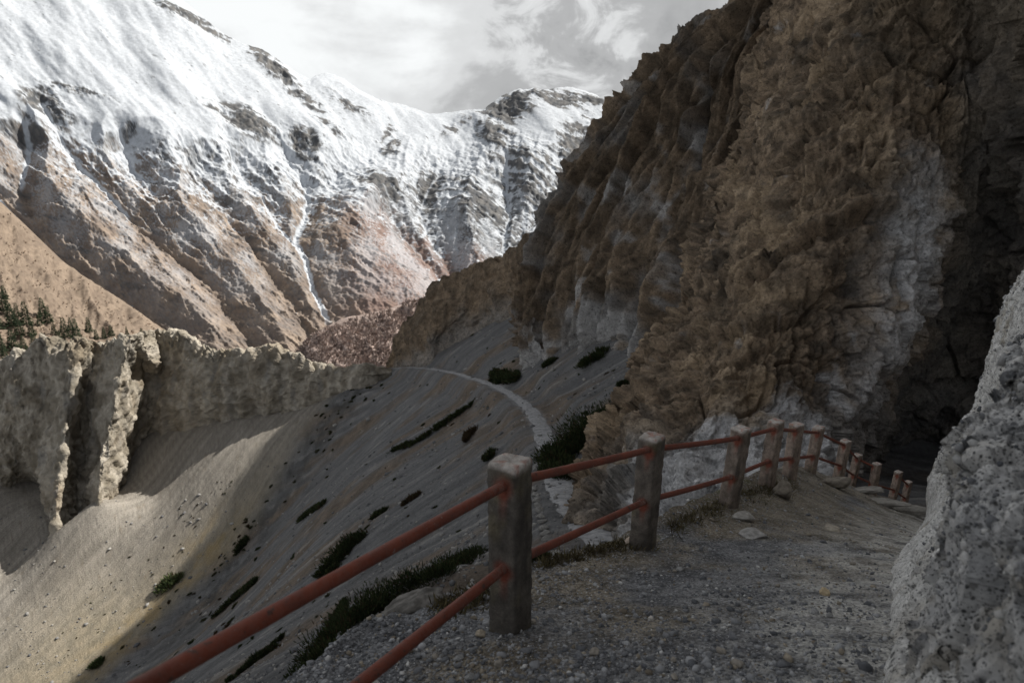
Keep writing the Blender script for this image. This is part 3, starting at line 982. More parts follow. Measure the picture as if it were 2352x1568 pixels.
def fluted_cliff():
    # columns from the left skyline edge to the right, each bottom -> top
    cols = [
        [(1215, 872, 80), (1176, 770, 82), (1192, 660, 84), (1220, 545, 86), (1275, 420, 84), (1398, 252, 80), (1490, 128, 77), (1568, 44, 74), (1720, 6, 72)],
        [(1225, 860, 77), (1215, 770, 79), (1240, 660, 81), (1275, 545, 82), (1335, 420, 80), (1438, 262, 77), (1520, 140, 74), (1600, 40, 72), (1740, -40, 71)],
        [(1300, 815, 71), (1300, 720, 73), (1330, 610, 76), (1370, 500, 77), (1430, 380, 76), (1500, 250, 74), (1565, 130, 72), (1645, 30, 70), (1770, -90, 69)],
        [(1370, 795, 66), (1390, 690, 68), (1420, 580, 71), (1460, 470, 72), (1510, 360, 72), (1570, 230, 70), (1630, 110, 68), (1690, 0, 67), (1800, -140, 66)],
        [(1440, 858, 55), (1480, 740, 59), (1520, 600, 63), (1560, 470, 66), (1600, 340, 67), (1650, 210, 67), (1710, 90, 65), (1770, -30, 64), (1870, -180, 63)],
        [(1520, 840, 49), (1570, 720, 53), (1620, 580, 57), (1660, 450, 61), (1700, 320, 63), (1750, 180, 63), (1800, 60, 63), (1860, -60, 62), (1950, -220, 61)],
        [(1640, 840, 46), (1700, 700, 50), (1740, 560, 54), (1790, 430, 58), (1830, 300, 61), (1870, 160, 62), (1920, 40, 62), (1980, -80, 61), (2050, -250, 60)],
    ]
    C = np.array([[P(*p) for p in c] for c in cols]).transpose(1, 0, 2)       # rows x cols
    bottom = C[0] + [0.8, -1.0, -8]
    ctl = np.concatenate([bottom[None], C])
    e1 = ctl[:, :1] + np.array([2.2, 4.0, -0.5])
    e2 = ctl[:, :1] + np.array([7.0, 14.0, -5.0])
    e3 = ctl[:, :1] + np.array([16.0, 26.0, -22.0])
    ctl = np.concatenate([e3, e2, e1, ctl], 1)
    NR, NC = 520, 420
    B = sheet(ctl, NR, NC)
    N = grid_normals(B)
    q = B.astype(np.float32)
    tc_ = np.linspace(0, ctl.shape[1] - 1, NC)[None] * np.ones((NR, 1))
    tr = np.linspace(0, ctl.shape[0] - 1, NR)[:, None] * np.ones((1, NC))
    # flutes run up and to the right
    wob = fbm(q / 9, 3, 531)
    u = tc_ * 1.0 - 0.06 * tr + 0.22 * wob + 0.05 * fbm(q / 2.2, 3, 532)
    b1 = billow(np.stack([u * 0.85, tr * 0.07, tr * 0], -1), 2, 533, 0.45)
    b2 = billow(np.stack([u * 2.1 + 3, tr * 0.20, tr * 0], -1), 2, 535, 0.5)
    b3 = billow(np.stack([u * 5.2 + 7, tr * 0.55, tr * 0], -1), 3, 537, 0.55)
    r1, r3 = b1, b3
    ql = np.stack([q[..., 0] - 0.42 * q[..., 2], q[..., 1] - 0.3 * q[..., 2], q[..., 2] * 0.30], -1)
    det = fbm(ql / 0.8, 5, 541, 0.64)
    amp = sstep(1.2, 2.6, tc_)
    D = 5.6 * (b1 - 0.35) + 3.2 * (b2 - 0.35) + 1.1 * (b3 - 0.35) + 0.5 * facets(ql / 1.6, 539, 0.6) + 0.25 * facets(ql / 0.6, 540, 0.6) + 0.22 * det + 0.14 * fbm(q / 0.45, 3, 543)
    # the deep dark cleft
    cdist, ct, _, _ = poly_dist(tc_ + 0.06 * wob, tr, [(5.42, 8.6), (5.6, 7.5), (6.1, 6.4), (6.5, 5.5), (6.75, 4.7)])
    cleft = np.exp(-(cdist / (0.13 - 0.05 * ct)) ** 2) * sstep(1.0, 0.85, ct)
    D = D - 5.0 * cleft
    D = D * (0.45 + 0.55 * amp)
    D = D - np.percentile(D[:, 90:], 82) - 0.7
    # pinnacles along the skyline
    pin = ridged(np.stack([tr * 2.3 + 0.8 * fbm(np.stack([tr * 1.1, tr * 0, tr * 0 + 2], -1), 2, 549), tr * 0, tr * 0], -1), 5, 544, 0.62) - 0.35
    D = D + (1.1 + 1.5 * sstep(-0.2, 0.4, fbm(np.stack([tr * 0.9, tr * 0 + 5, tr * 0], -1), 2, 548))) * pin * np.exp(-((tc_ - 3.0) / 0.30) ** 2)
    V = B + N * D[..., None]
    V[..., 2] += (1.3 * fbm(np.stack([q[..., 0] / 1.4, q[..., 1] / 1.4, q[..., 2] * 0.3], -1), 3, 545)) * np.exp(-((tc_ - 2.9) / 0.5) ** 2)
    hollow = sstep(0.36, 0.12, 0.55 * b1 + 0.45 * b2)
    cg = sstep(0.0, 0.45, fbm(q / 6.5, 4, 547) + 0.35 * hollow - 0.02 + 0.25 * sstep(4.2, 1.4, tr))
    brown = mixc(BROWN0 * 0.85, BROWN1 * 1.0, sstep(-0.35, 0.4, det + 0.5 * (r3 - 0.4)))
    brown = mixc(brown, BROWN0 * 0.6, 0.5 * sstep(0.1, 0.5, fbm(q / 3, 4, 548)))
    grey = mixc(GREY0, GREY1, sstep(-0.35, 0.45, fbm(q / 2.2, 4, 549) + 0.3 * (r3 - 0.4)))
    col = mixc(brown, grey, cg * 0.8)
    white = sstep(0.08, 0.38, fbm(q * [1 / 2.6, 1 / 2.6, 1 / 6], 4, 551) + 0.42 * sstep(2.8, 1.1, tr) + 0.16 * hollow - 0.06)
    col = mixc(col, (0.52, 0.515, 0.51), white * 0.75)
    o = grid_obj('fluted_rock_cliff', V, rock_mat('fluted_cliff_rock', 0.8).m, col, smooth=False)
    tag(o, 'towering dark brown fluted rock cliff with jagged left skyline', 'cliff', kind='structure')

fluted_cliff()

def near_buttress():
    rows = [
        [(1325, 1200, 30), (1450, 1275, 24), (1650, 1265, 23.5), (1850, 1215, 26), (1930, 1100, 34), (2000, 1075, 45), (2150, 1110, 48), (2400, 1160, 40)],
        [(1383, 1060, 32.5), (1500, 1060, 27.5), (1680, 1040, 27), (1850, 1000, 29), (1975, 960, 34), (2060, 900, 41), (2200, 900, 42), (2420, 900, 36)],
        [(1448, 930, 35.5), (1550, 900, 31), (1700, 850, 30), (1880, 800, 31), (2062, 790, 34), (2140, 750, 39.5), (2250, 700, 40), (2430, 680, 34)],
        [(1530, 770, 41), (1610, 740, 36.5), (1740, 650, 34), (1930, 580, 33), (2132, 560, 35), (2200, 500, 37.5), (2310, 470, 36.5), (2440, 420, 30)],
        [(1612, 600, 48), (1680, 560, 43), (1790, 420, 39), (1960, 330, 37), (2135, 300, 36.5), (2230, 260, 36.5), (2330, 230, 34), (2450, 200, 28)],
        [(1700, 330, 57), (1760, 280, 52), (1850, 150, 46), (1990, 80, 42), (2140, 50, 39), (2260, 20, 36.5), (2360, 0, 31), (2460, -20, 24)],
        [(1790, -20, 63), (1850, -60, 58), (1920, -150, 50), (2040, -200, 45), (2180, -220, 40), (2280, -240, 34), (2380, -260, 26), (2480, -280, 17)],
        [(1870, -330, 64), (1950, -400, 56), (2040, -480, 47), (2150, -560, 41), (2300, -600, 37), (2420, -640, 29), (2540, -680, 22), (2700, -720, 15)],
    ]
    ctl = np.array([[P(*p) for p in r] for r in rows])
    ctl = np.concatenate([ctl[:1] + np.array([0.5, -0.6, -6]), ctl])
    e1 = ctl[:, :1] + np.array([1.1, 3.2, -0.2])
    e2 = ctl[:, :1] + np.array([4.0, 11.0, -2.0])
    ctl = np.concatenate([e2, e1, ctl], 1)
    NR, NC = 560, 520
    B = sheet(ctl, NR, NC)
    N = grid_normals(B)
    q = B.astype(np.float32)
    tc_ = np.linspace(0, ctl.shape[1] - 1, NC)[None] * np.ones((NR, 1))
    tr = np.linspace(0, ctl.shape[0] - 1, NR)[:, None] * np.ones((1, NC))
    big = fbm(q / 6.0, 3, 561)
    blk1, blk2, bid = worley(q / [2.6, 2.6, 3.2] + 0.35 * big[..., None], 563)
    crack = sstep(0.07, 0.0, blk2 - blk1) * sstep(-0.05, 0.3, fbm(q / 4, 3, 565))
    w1, w2, wid = worley(q / 0.75 + 0.2 * big[..., None], 567)
    det = fbm(q / 0.85, 5, 569, 0.62)
    ribs = ridged(np.stack([tc_ * 1.7 + 0.12 * tr + 0.35 * big, tr * 0.22, tr * 0], -1), 3, 571)
    upper = sstep(3.2, 5.0, tr)
    left = sstep(3.8, 2.2, tc_)
    qs = np.stack([q[..., 0] - 0.3 * q[..., 2], q[..., 1], q[..., 2] * 0.72], -1)
    crag2 = billow(qs / 0.9, 3, 574, 0.6)
    D = 1.5 * big + 0.7 * fbm(q / 2.4, 2, 576) + (1.2 * left + 0.2 + 0.5 * upper) * (ribs - 0.4) + 1.5 * facets(qs / 3.1, 563, 0.55) + 0.55 * facets(qs / 1.15, 578, 0.6) + 0.26 * facets(qs / 0.42, 579, 0.6) + 0.22 * (crag2 - 0.35) + 0.18 * det + 0.07 * fbm(q / 0.2, 3, 573) - 0.7 * crack
    # ledge slanting across the middle of the face
    led, lt, ls, _ = poly_dist(tc_, tr, [(3.6, 4.0), (4.2, 4.05), (4.7, 4.25), (5.3, 4.35), (5.7, 4.3)])
    D = D + 0.8 * np.exp(-((led * 1.0) / 0.10) ** 2) * np.tanh(ls * led / 0.03) * sstep(0, .1, lt) * sstep(1, .9, lt)
    V = B + N * D[..., None]
    # --- colours: brown crust above, bleached foot, pale flank, shade painted into the cave
    brown = mixc(BROWN0 * 0.95, BROWN1 * 1.25, sstep(-0.4, 0.4, det + 0.35 * fbm(q / 0.3, 3, 575)))
    tanp = mixc((0.40, 0.302, 0.20), (0.54, 0.415, 0.285), sstep(-0.3, 0.3, det))
    col = mixc(brown, tanp, 0.8 * sstep(0.08, 0.36, fbm(q / 3.2, 4, 577) + 0.1))
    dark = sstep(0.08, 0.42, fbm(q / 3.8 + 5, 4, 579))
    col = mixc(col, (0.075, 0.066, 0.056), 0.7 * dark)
    grey = mixc((0.24, 0.24, 0.24), (0.40, 0.395, 0.385), sstep(-0.4, 0.4, fbm(q / 1.5, 4, 581)))
    flank = np.exp(-((tc_ - 5.75) / 0.55) ** 2) * sstep(1.6, 2.6, tr) * sstep(5.1, 4.1, tr)
    low = sstep(2.9, 1.6, tr + 0.7 * fbm(q / 3, 3, 583))
    col = mixc(col, grey, np.clip(0.75 * low + 0.6 * flank * sstep(-0.3, 0.3, fbm(q / 1.6, 3, 585) + 0.1), 0, 1) * sstep(1.9, 2.9, tc_ + 0.5 * big))
    wash = sstep(-0.05, 0.28, fbm(q * [1 / 2.0, 1 / 2.0, 1 / 4.0], 5, 587, 0.62) + 0.98 * sstep(2.9, 1.5, tr) * sstep(2.6, 3.4, tc_) * sstep(6.0, 5.0, tc_) - 0.32)
    wash = np.maximum(wash, 1.0 * flank * sstep(-0.28, 0.15, fbm(q / 1.8, 4, 589) + 0.12) * sstep(5.3, 5.7, tc_ + 0.2 * big))
    wash = wash * (1 - 0.75 * sstep(0.05, 0.5, fbm(q / 0.28, 3, 590)))
    col = mixc(col, (0.74, 0.74, 0.75), np.clip(wash, 0, 1) * 0.92)
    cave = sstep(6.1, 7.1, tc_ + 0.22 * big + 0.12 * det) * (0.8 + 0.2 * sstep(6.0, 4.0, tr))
    recess_shade = mixc((0.13, 0.128, 0.124), (0.25, 0.23, 0.20), sstep(-0.3, 0.4, fbm(q / 2.2, 4, 591)))
    col = mixc(col, recess_shade, 0.85 * cave)  # deep shade of the overhang put into the rock colour
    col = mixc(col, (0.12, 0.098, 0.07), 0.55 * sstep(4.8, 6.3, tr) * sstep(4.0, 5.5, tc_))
    col = col * (1 - 0.45 * crack[..., None])
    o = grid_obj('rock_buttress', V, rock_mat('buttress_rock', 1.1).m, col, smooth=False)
    tag(o, 'near brown rock face with bleached foot and black overhang behind the railing', 'cliff', kind='structure')
    return V

BUTTRESS = near_buttress()

def shadow_massif():
    """unseen mountain side beyond the frame, its crest shaped to keep the near slopes in shade"""
    top = []
    for e in [(684, 955), (600, 1042), (535, 1128), (482, 1216), (460, 1262), (384, 1350), (300, 1450), (185, 1562)]:
        p, _ = hit_px(scree_bvh, *e)
        top.append(p + (86 - p[0]) / S[0] * S)  # crest set along the sun rays so its shadow ends here
    p = np.array(P(0, 1740, 88))
    top.append(p + (86 - p[0]) / S[0] * S)
    top = np.array(top)
    top = top[np.argsort(-top[:, 1])]                     # far to near
    far = np.array([[104, top[0, 1] + 180, -50], [94, top[0, 1] + 90, 0], [88, top[0, 1] + 26, top[0, 2] - 30]])
    z1 = top[-1, 2]
    y1 = top[-1, 1]
    near = np.array([[87, y1 - 40, z1 + 16], [91, y1 - 100, z1 + 36], [97, y1 - 190, z1 + 55], [104, -140, z1 + 55]])
    crest = np.concatenate([far, top, near])
    crest = crest[np.argsort(-crest[:, 1])]
    foot = crest.copy()
    foot[:, 0] = 56
    foot[:, 2] = -20
    foot2 = foot.copy()
    foot2[:, 2] = -60
    bk = crest + np.array([30.0, 0, -30.0])
    bk2 = crest + np.array([90.0, 0, -120.0])
    ctl = np.stack([foot2, foot, lerp(foot, crest, 0.55) + np.array([-6.0, 0, 0]), crest, bk, bk2])
    B = sheet(ctl, 110, 240)
    N = grid_normals(B, (0, 100, 20))
    q = B.astype(np.float32)
    tv = np.linspace(0, 5, 110)[:, None]
    D = 6 * fbm(q / 30, 4, 601) + 5 * (ridged(q * [1 / 14, 1 / 14, 1 / 40], 4, 603) - 0.4)
    V = B + N * (D * (1 - 0.85 * np.exp(-((tv - 3) / 0.5) ** 2)))[..., None]
    V[..., 2] += 2.4 * fbm(np.stack([q[..., 1] / 9, q[..., 1] * 0, q[..., 1] * 0], -1), 4, 605)
    col = mixc(BROWN0, BROWN1, sstep(-0.4, 0.4, fbm(q / 5, 4, 607)))
    o = grid_obj('unseen_rock_wall', V, rock_mat('upper_wall_rock', 0.4).m, col)
    tag(o, 'unseen upper rock mountainside above the right cliffs, shaped to shade the slopes', 'cliff', kind='structure')

shadow_massif()
# ================================================================== UPPER TRAIL
K = 0.98                                       # 2400 px source frame -> 2352 px frame
POST_H = 0.98
POSTS_SRC = [  # base x, base y, top x, top y
    (1197, 1452, 1195, 1078), (1507, 1258, 1529, 1020), (1708, 1180, 1738, 1002), (1796, 1133, 1820, 985), (1849, 1120, 1868, 992), (1897, 1108, 1920, 999),
    (1963, 1126, 1983, 1031), (1993, 1141, 2011, 1064), (2042, 1162, 2056, 1085), (2090, 1174, 2107, 1104), (2116, 1190, 2130, 1127)]

def solve_post(bx, by, tx, ty):
    lo, hi = 1.0, 80.0
    for _ in range(50):
        d = 0.5 * (lo + hi)
        b = P(bx, by, d)
        _, y, _ = proj(b + np.array([0, 0, POST_H]))
        if y < ty:
            lo = d
        else:
            hi = d
    b = P(bx, by, d)
    t = b + np.array([0, 0, POST_H])
    dd = t[1] * CP - t[2] * SP
    t[0] = (tx - 1176) / F * dd
    return b, t, d

POST = [solve_post(*(np.array(p) * K)) for p in POSTS_SRC]
up1 = POST[0][1] + (POST[0][0] - POST[0][1]) * 0.13
near_rail = P(330, 1575, 1.72)
p0_up = up1 + 1.42 * (near_rail - up1)
p0_top = p0_up + np.array([0.0, 0.0, 0.127])
POST0 = (p0_top - np.array([0, 0, POST_H]), p0_top, 1.0)
ALL_POSTS = [POST0] + POST

crest_px = [(470, 1720, 3.0), (590, 1610, 3.25), (690, 1530, 3.6), (780, 1475, 3.95), (860, 1425, 4.25), (930, 1390, 4.5), (1000, 1366, 4.75), (1060, 1352, 4.9), (1110, 1343, 5.05), (1225, 1294, 5.75), (1330, 1272, 6.15), (1430, 1246, 6.75)]
crest = [P(*p) for p in crest_px]
CREST = np.array(crest + [p[0] + np.array([-0.12, 0.45, -0.05]) for p in POST[2:6]] + [p[0] + np.array([0.10, 0.40, -0.05]) for p in POST[6:]] + [POST[-1][0] + [1.5, 3, -1.5]])
CREST = np.concatenate([[P(300, 1900, 2.6), ], CREST])
near_pts = [P(*p) for p in crest_px] + [p[0] for p in POST] + [POST0[0]]
for p in [(850, 1568, 3.25), (1200, 1568, 3.0), (1600, 1568, 2.92), (1900, 1568, 2.75), (1600, 1400, 4.3), (1250, 1450, 3.95), (1400, 1330, 5.2), (1900, 1400, 4.25), (1750, 1300, 5.9), (1900, 1250, 7.0), (2000, 1300, 5.8), (1980, 1180, 11.0), (2050, 1200, 11.5), (2110, 1185, 16.5),
          (2050, 1400, 4.1), (2120, 1300, 5.6), (2160, 1240, 8.0), (2180, 1210, 13), (1850, 1180, 9.5), (1780, 1190, 8.6), (1000, 1500, 3.7)]:
    near_pts.append(P(*p))
near_pts += [np.array(v) for v in [(0, 0, -1.6), (1.2, 0.2, -1.6), (-1.2, 0.2, -1.75), (2.2, 1.0, -1.75)]]
near_pts += [np.array(P(2300, 1230, 28)), np.array(P(2250, 1215, 34))]
tps_near = TPS(np.array(near_pts), 0.0005)

def near_z(Xg, Yg):
    Z = tps_near(Xg, Yg)
    cd, ct, cs, cz = poly_dist(Xg, Yg, CREST, CREST[:, 2])
    sgn = cs * cd                                # positive on one side of the edge
    return Z, sgn, cz

ZONE = np.concatenate([CREST[:, :2], [(60, CREST[-1, 1] + 2), (60, -5), (-3, -5), (-3, CREST[0, 1])]])

def in_poly(x, y, poly):
    c = np.zeros(np.shape(x), bool)
    for k in range(len(poly)):
        (x0, y0), (x1, y1) = poly[k], poly[(k + 1) % len(poly)]
        m = ((y0 > y) != (y1 > y)) & (x < (x1 - x0) * (y - y0) / (y1 - y0 + 1e-12) + x0)
        c ^= m
    return c

def near_height(Xg, Yg):
    Z, sgn, cz = near_z(Xg, Yg)
    inside = np.where(in_poly(Xg, Yg, ZONE), np.abs(sgn), -np.abs(sgn))
    out = np.clip(-inside, 0, None)
    q = np.stack([Xg, Yg, Xg * 0], -1)
    edge_n = 0.22 * fbm(q / 0.9, 3, 701)
    out2 = np.clip(out + edge_n * sstep(0.0, 0.3, out), 0, None)
    Z = np.where(out > 0, lerp(Z, cz, sstep(0, 0.5, out)) - 1.15 * out2 - 0.30 * out2 ** 2, Z)
    rough = 0.030 * fbm(q / 0.55, 4, 703, 0.6) + 0.010 * fbm(q / 0.09, 3, 705, 0.6)
    crown = np.exp(-(inside / 0.55) ** 2) * sstep(5.2, 7.0, Yg)
    Z = Z + rough * (1 + 2.2 * np.exp(-(np.clip(inside, -.2, 9) / 0.5) ** 2)) + 0.05 * crown + 0.10 * sstep(0.05, .6, out) * fbm(q / 0.5, 4, 707, 0.65)
    return Z, inside

def build_trail():
    NA, NR = 620, 520
    ax = (np.linspace(-1500, 3000, NA) - 1176) / F
    rr = np.sort(0.35 * np.geomspace(0.7, 36, NR) + 0.65 / np.linspace(1 / 0.7, 1 / 36, NR))
    Yg, Ag = np.meshgrid(rr, ax, indexing='ij')
    Xg = Ag * Yg * 1.1
    Z, inside = near_height(Xg, Yg)
    V = np.stack([Xg, Yg, Z], -1)
    q = V.astype(np.float32)
    f = fbm(q / 0.35, 5, 711, 0.62)
    g = fbm(q / 1.3, 4, 713)
    dgr = mixc((0.088, 0.09, 0.096), (0.19, 0.193, 0.20), sstep(-0.4, 0.4, f))
    brn = mixc((0.115, 0.100, 0.078), (0.235, 0.205, 0.16), sstep(-0.4, 0.4, f))
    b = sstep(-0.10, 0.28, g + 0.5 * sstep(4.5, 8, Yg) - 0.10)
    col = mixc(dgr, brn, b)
    soil = np.exp(-(np.clip(inside, 0, 9) / 0.45) ** 2) * sstep(5.0, 6.5, Yg) * sstep(13, 9.5, Yg)
    col = mixc(col, (0.072, 0.056, 0.038), 0.75 * soil * sstep(-0.3, 0.2, f))
    moss = soil * sstep(0.05, 0.3, fbm(q / 0.4, 4, 715))
    col = mixc(col, (0.085, 0.085, 0.032), 0.6 * moss)
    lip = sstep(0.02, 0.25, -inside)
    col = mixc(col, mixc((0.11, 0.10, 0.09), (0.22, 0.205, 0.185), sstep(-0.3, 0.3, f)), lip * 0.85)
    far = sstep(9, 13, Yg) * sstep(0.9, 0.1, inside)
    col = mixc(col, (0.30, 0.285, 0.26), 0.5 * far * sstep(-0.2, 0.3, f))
    # pale dust fallen from the bank on the right
    px, py, d = proj(V)
    foot = np.array([P(*p)[:2] for p in [(1870, 1640, 2.6), (1930, 1510, 3.3), (1995, 1400, 4.4), (2050, 1295, 6.2), (2100, 1235, 9), (2128, 1195, 14)]])
    bd, *_ = poly_dist(Xg, Yg, foot)
    dust = np.exp(-(bd / 0.72) ** 2) * sstep(-0.45, 0.25, f)
    col = mixc(col, (0.46, 0.45, 0.42), 0.85 * dust)
    M = Mat('trail_gravel', 0.95, 0.2)
    n1 = M.noise(9, 8, 0.7)
    vor = M.voronoi(68.0)
    vid = M.voronoi(68.0, out='Color')
    sep = M.n('ShaderNodeSeparateColor')
    M.t.links.new(vid, sep.inputs[0])
    tone = M.rng(sep.outputs[0], 0.0, 1.0, 0.55, 1.55, False)
    c = M.scale(M.attr('col'), M.math('MULTIPLY', tone, M.rng(n1, 0.3, 0.7, 0.72, 1.3, False)))
    c = M.mix(c, (0.36, 0.36, 0.37), M.rng(sep.outputs[1], 0.90, 0.93, 0, 0.7))
    M.color(c)
    M.bump(M.math('MULTIPLY', vor, -1.0), 0.012, 0.9)
    M.bump(n1, 0.03, 0.8)
    keep = np.ones(V.shape[:2], bool) & (inside > -7)
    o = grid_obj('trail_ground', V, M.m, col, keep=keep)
    tag(o, 'dark gravel trail running downhill beside the railing in the foreground', 'trail', kind='structure')
    return V

TRAIL = build_trail()
trail_bvh = bvh_of(TRAIL, 1)

def conglomerate(name, s):
    """pale gritty matrix with small dark pebbles and pits"""
    M = Mat(name, 0.96, 0.15)
    f = M.noise(16 * s, 9, 0.72)
    c = M.scale(M.attr('col'), M.rng(f, 0.3, 0.7, 0.62, 1.32, False))
    hs = []
    for sc, thr, dark in ((26.0 * s, 0.66, 0.75), (55.0 * s, 0.55, 0.85), (110.0 * s, 0.5, 0.7)):
        sep = M.n('ShaderNodeSeparateColor')
        M.t.links.new(M.voronoi(sc, out='Color'), sep.inputs[0])
        d = M.math('ADD', M.voronoi(sc), M.math('MULTIPLY', M.math('SUBTRACT', f, 0.5), 0.5))
        m = M.math('MULTIPLY', M.rng(d, 0.22, 0.40, 1, 0), M.rng(sep.outputs[0], thr, thr + 0.02))
        c = M.mix(c, M.mix((0.035, 0.038, 0.042), (0.12, 0.118, 0.112), sep.outputs[1]), M.math('MULTIPLY', m, dark))
        hs.append((m, 0.35 / sc))
    M.color(c)
    M.bump(f, 0.03 / s, 0.9)
    for m, h in hs[1:]:
        M.bump(M.math('MULTIPLY', m, -1.0), h, 0.6)
    return M

def build_bank():
    far_to_near = [
        [(2128, 1200, 14.5), (2133, 1110, 14), (2180, 1040, 13), (2250, 930, 12), (2290, 760, 11), (2352, 640, 10), (2440, 500, 9)],
        [(2100, 1240, 9.2), (2180, 1150, 9), (2240, 1050, 8.5), (2300, 930, 8), (2350, 780, 7.5), (2420, 640, 7), (2520, 480, 6.5)],
        [(2050, 1300, 6.3), (2130, 1230, 6.2), (2220, 1130, 6), (2300, 1010, 5.7), (2380, 860, 5.4), (2470, 700, 5), (2590, 530, 4.7)],
        [(2048, 1395, 4.4), (2105, 1325, 4.4), (2180, 1230, 4.3), (2290, 1100, 4.2), (2400, 960, 4), (2520, 800, 3.8), (2670, 600, 3.6)],
        [(2040, 1500, 3.3), (2095, 1435, 3.3), (2175, 1345, 3.2), (2280, 1220, 3.1), (2430, 1080, 3.0), (2590, 900, 2.9), (2770, 680, 2.8)],
        [(2035, 1620, 2.6), (2100, 1570, 2.6), (2190, 1490, 2.5), (2280, 1400, 2.4), (2450, 1270, 2.3), (2640, 1100, 2.2), (2870, 860, 2.1)],
        [(2020, 1840, 1.9), (2095, 1810, 1.9), (2190, 1740, 1.85), (2280, 1660, 1.8), (2500, 1530, 1.75), (2750, 1350, 1.7), (3000, 1100, 1.65)],
    ]
    C = np.array([[P(*p) for p in c] for c in far_to_near])
    b1, b2, b3 = C[:1] + [0.7, 0.9, 0], C[:1] + [2.2, 2.0, 0], C[:1] + [6, 4, 0]
    C = np.concatenate([b3, b2, b1, C, C[-1:] + [0.15, -1.1, 0.25], C[-1:] + [0.35, -3.0, 0.7]]).transpose(1, 0, 2)
    C = np.concatenate([C[:1] + [-0.12, 0, -0.9], C, C[-1:] + [0.9, 0.2, 1.0], C[-1:] + [3.5, 0.5, 1.6]])
    B = sheet(C, 430, 640)
    N = grid_normals(B, (-3, 2, 1))
    q = B.astype(np.float32)
    w1, w2, wid = worley(q / 0.14, 721)
    v1, v2, vid = worley(q / 0.055, 723)
    det = fbm(q / 0.25, 5, 725, 0.65)
    big = fbm(q / 1.1, 3, 727)
    clast = (wid > 0.55) * sstep(0.42, 0.22, w1)
    pit = (vid > 0.5) * sstep(0.45, 0.2, v1)
    tr = np.linspace(0, C.shape[0] - 1, 430)[:, None]
    D = 0.13 * big + 0.08 * facets(q / 0.33, 735, 0.55) + 0.035 * facets(q / 0.12, 736, 0.6) + 0.05 * det + 0.022 * clast * np.where(wid > 0.78, 1, -1) - 0.020 * pit + 0.020 * fbm(q / 0.06, 3, 728)
    D = D * (0.35 + 0.65 * sstep(1.2, 2.6, tr))
    V = B + N * D[..., None]
    pit = pit * sstep(1.0, 2.4, tr)
    clast = clast * sstep(1.0, 2.4, tr)
    col = mixc((0.52, 0.515, 0.50), (0.76, 0.755, 0.735), sstep(-0.4, 0.35, det + 0.3 * big))
    col = mixc(col, (0.36, 0.315, 0.24), 0.6 * sstep(0.1, 0.45, fbm(q / 0.8, 4, 729)))
    col = mixc(col, mixc((0.09, 0.095, 0.105), (0.30, 0.30, 0.31), wid * 3 % 1), 0.45 * clast)
    col = mixc(col, (0.16, 0.16, 0.165), 0.7 * pit * sstep(-0.3, 0.1, fbm(q / 0.5, 3, 731)))
    M = conglomerate('bank_conglomerate', 1.0)
    o = grid_obj('trail_bank', V, M.m, col)
    tag(o, 'pale pebbly bank rising along the right side of the trail', 'bank', kind='structure')
    banks = [(V, N)]

    # the bulge right beside the camera
    L = [
        [(2160, 1690, 2.0), (2195, 1540, 2.05), (2230, 1360, 2.1), (2240, 1210, 2.15), (2300, 1115, 2.2), (2400, 1025, 2.3)],
        [(2270, 1720, 1.75), (2290, 1560, 1.75), (2335, 1370, 1.8), (2330, 1225, 1.85), (2395, 1130, 1.95), (2480, 1055, 2.05)],
        [(2420, 1740, 1.5), (2430, 1560, 1.5), (2450, 1390, 1.5), (2480, 1245, 1.55), (2540, 1150, 1.6), (2620, 1080, 1.7)],
        [(2680, 1760, 1.3), (2690, 1580, 1.3), (2710, 1400, 1.3), (2740, 1260, 1.35), (2790, 1160, 1.4), (2860, 1090, 1.5)],
    ]
    C = np.array([[P(*p) for p in c] for c in L])
    C = np.concatenate([C[:1] + [0.55, 0.9, 0.0], C[:1] + [0.12, 0.3, 0], C]).transpose(1, 0, 2)
    C = np.concatenate([C[:1] + [0, 0, -0.9], C, C[-1:] + [0.15, 0.25, 0.04], C[-1:] + [0.5, 0.7, 0.02]])
    B = sheet(C, 330, 330)
    N = grid_normals(B, (-2, 0, 0))
    q = B.astype(np.float32)
    w1, w2, wid = worley(q / 0.085, 741)
    det = fbm(q / 0.16, 5, 743, 0.66)
    big = fbm(q / 0.6, 3, 745)
    clast = (wid > 0.5) * sstep(0.46, 0.26, w1)
    V = B + N * (0.06 * big + 0.10 * facets(q / 0.22, 737, 0.55) + 0.035 * facets(q / 0.08, 738, 0.6) + 0.03 * det + 0.014 * clast * np.where(wid > 0.75, 1, -1))[..., None]
    col = mixc((0.36, 0.365, 0.37), (0.60, 0.595, 0.585), sstep(-0.4, 0.35, det + 0.3 * big))
    col = mixc(col, (0.33, 0.29, 0.22), 0.55 * sstep(0.0, 0.4, fbm(q / 0.5, 4, 747)))
    col = mixc(col, mixc((0.05, 0.055, 0.065), (0.22, 0.225, 0.235), wid * 5 % 1), 0.85 * clast)
    o = grid_obj('bank_bulge', V, M.m, col)
    tag(o, 'blurred grey conglomerate bulge of the bank closest to the camera', 'bank', kind='structure')
    banks.append((V, N))
    # stones stuck in the bank, far too many to count: one object
    r = np.random.default_rng(739)
    pos, nor, dist = [], [], []
    for (V, N), n in zip(banks, (7000, 1800)):
        i, j = r.integers(int(V.shape[0] * 0.27), V.shape[0] - 1, n), r.integers(1, V.shape[1] - 1, n)
        pos.append(V[i, j])
        nor.append(N[i, j])
    pos, nor = np.concatenate(pos), np.concatenate(nor)
    n = len(pos)
    dd = np.linalg.norm(pos, axis=1)
    size = np.clip(r.lognormal(math.log(0.0048), 0.6, n), 0.0025, 0.022) * (0.75 + 0.11 * dd)
    v, f = ico()
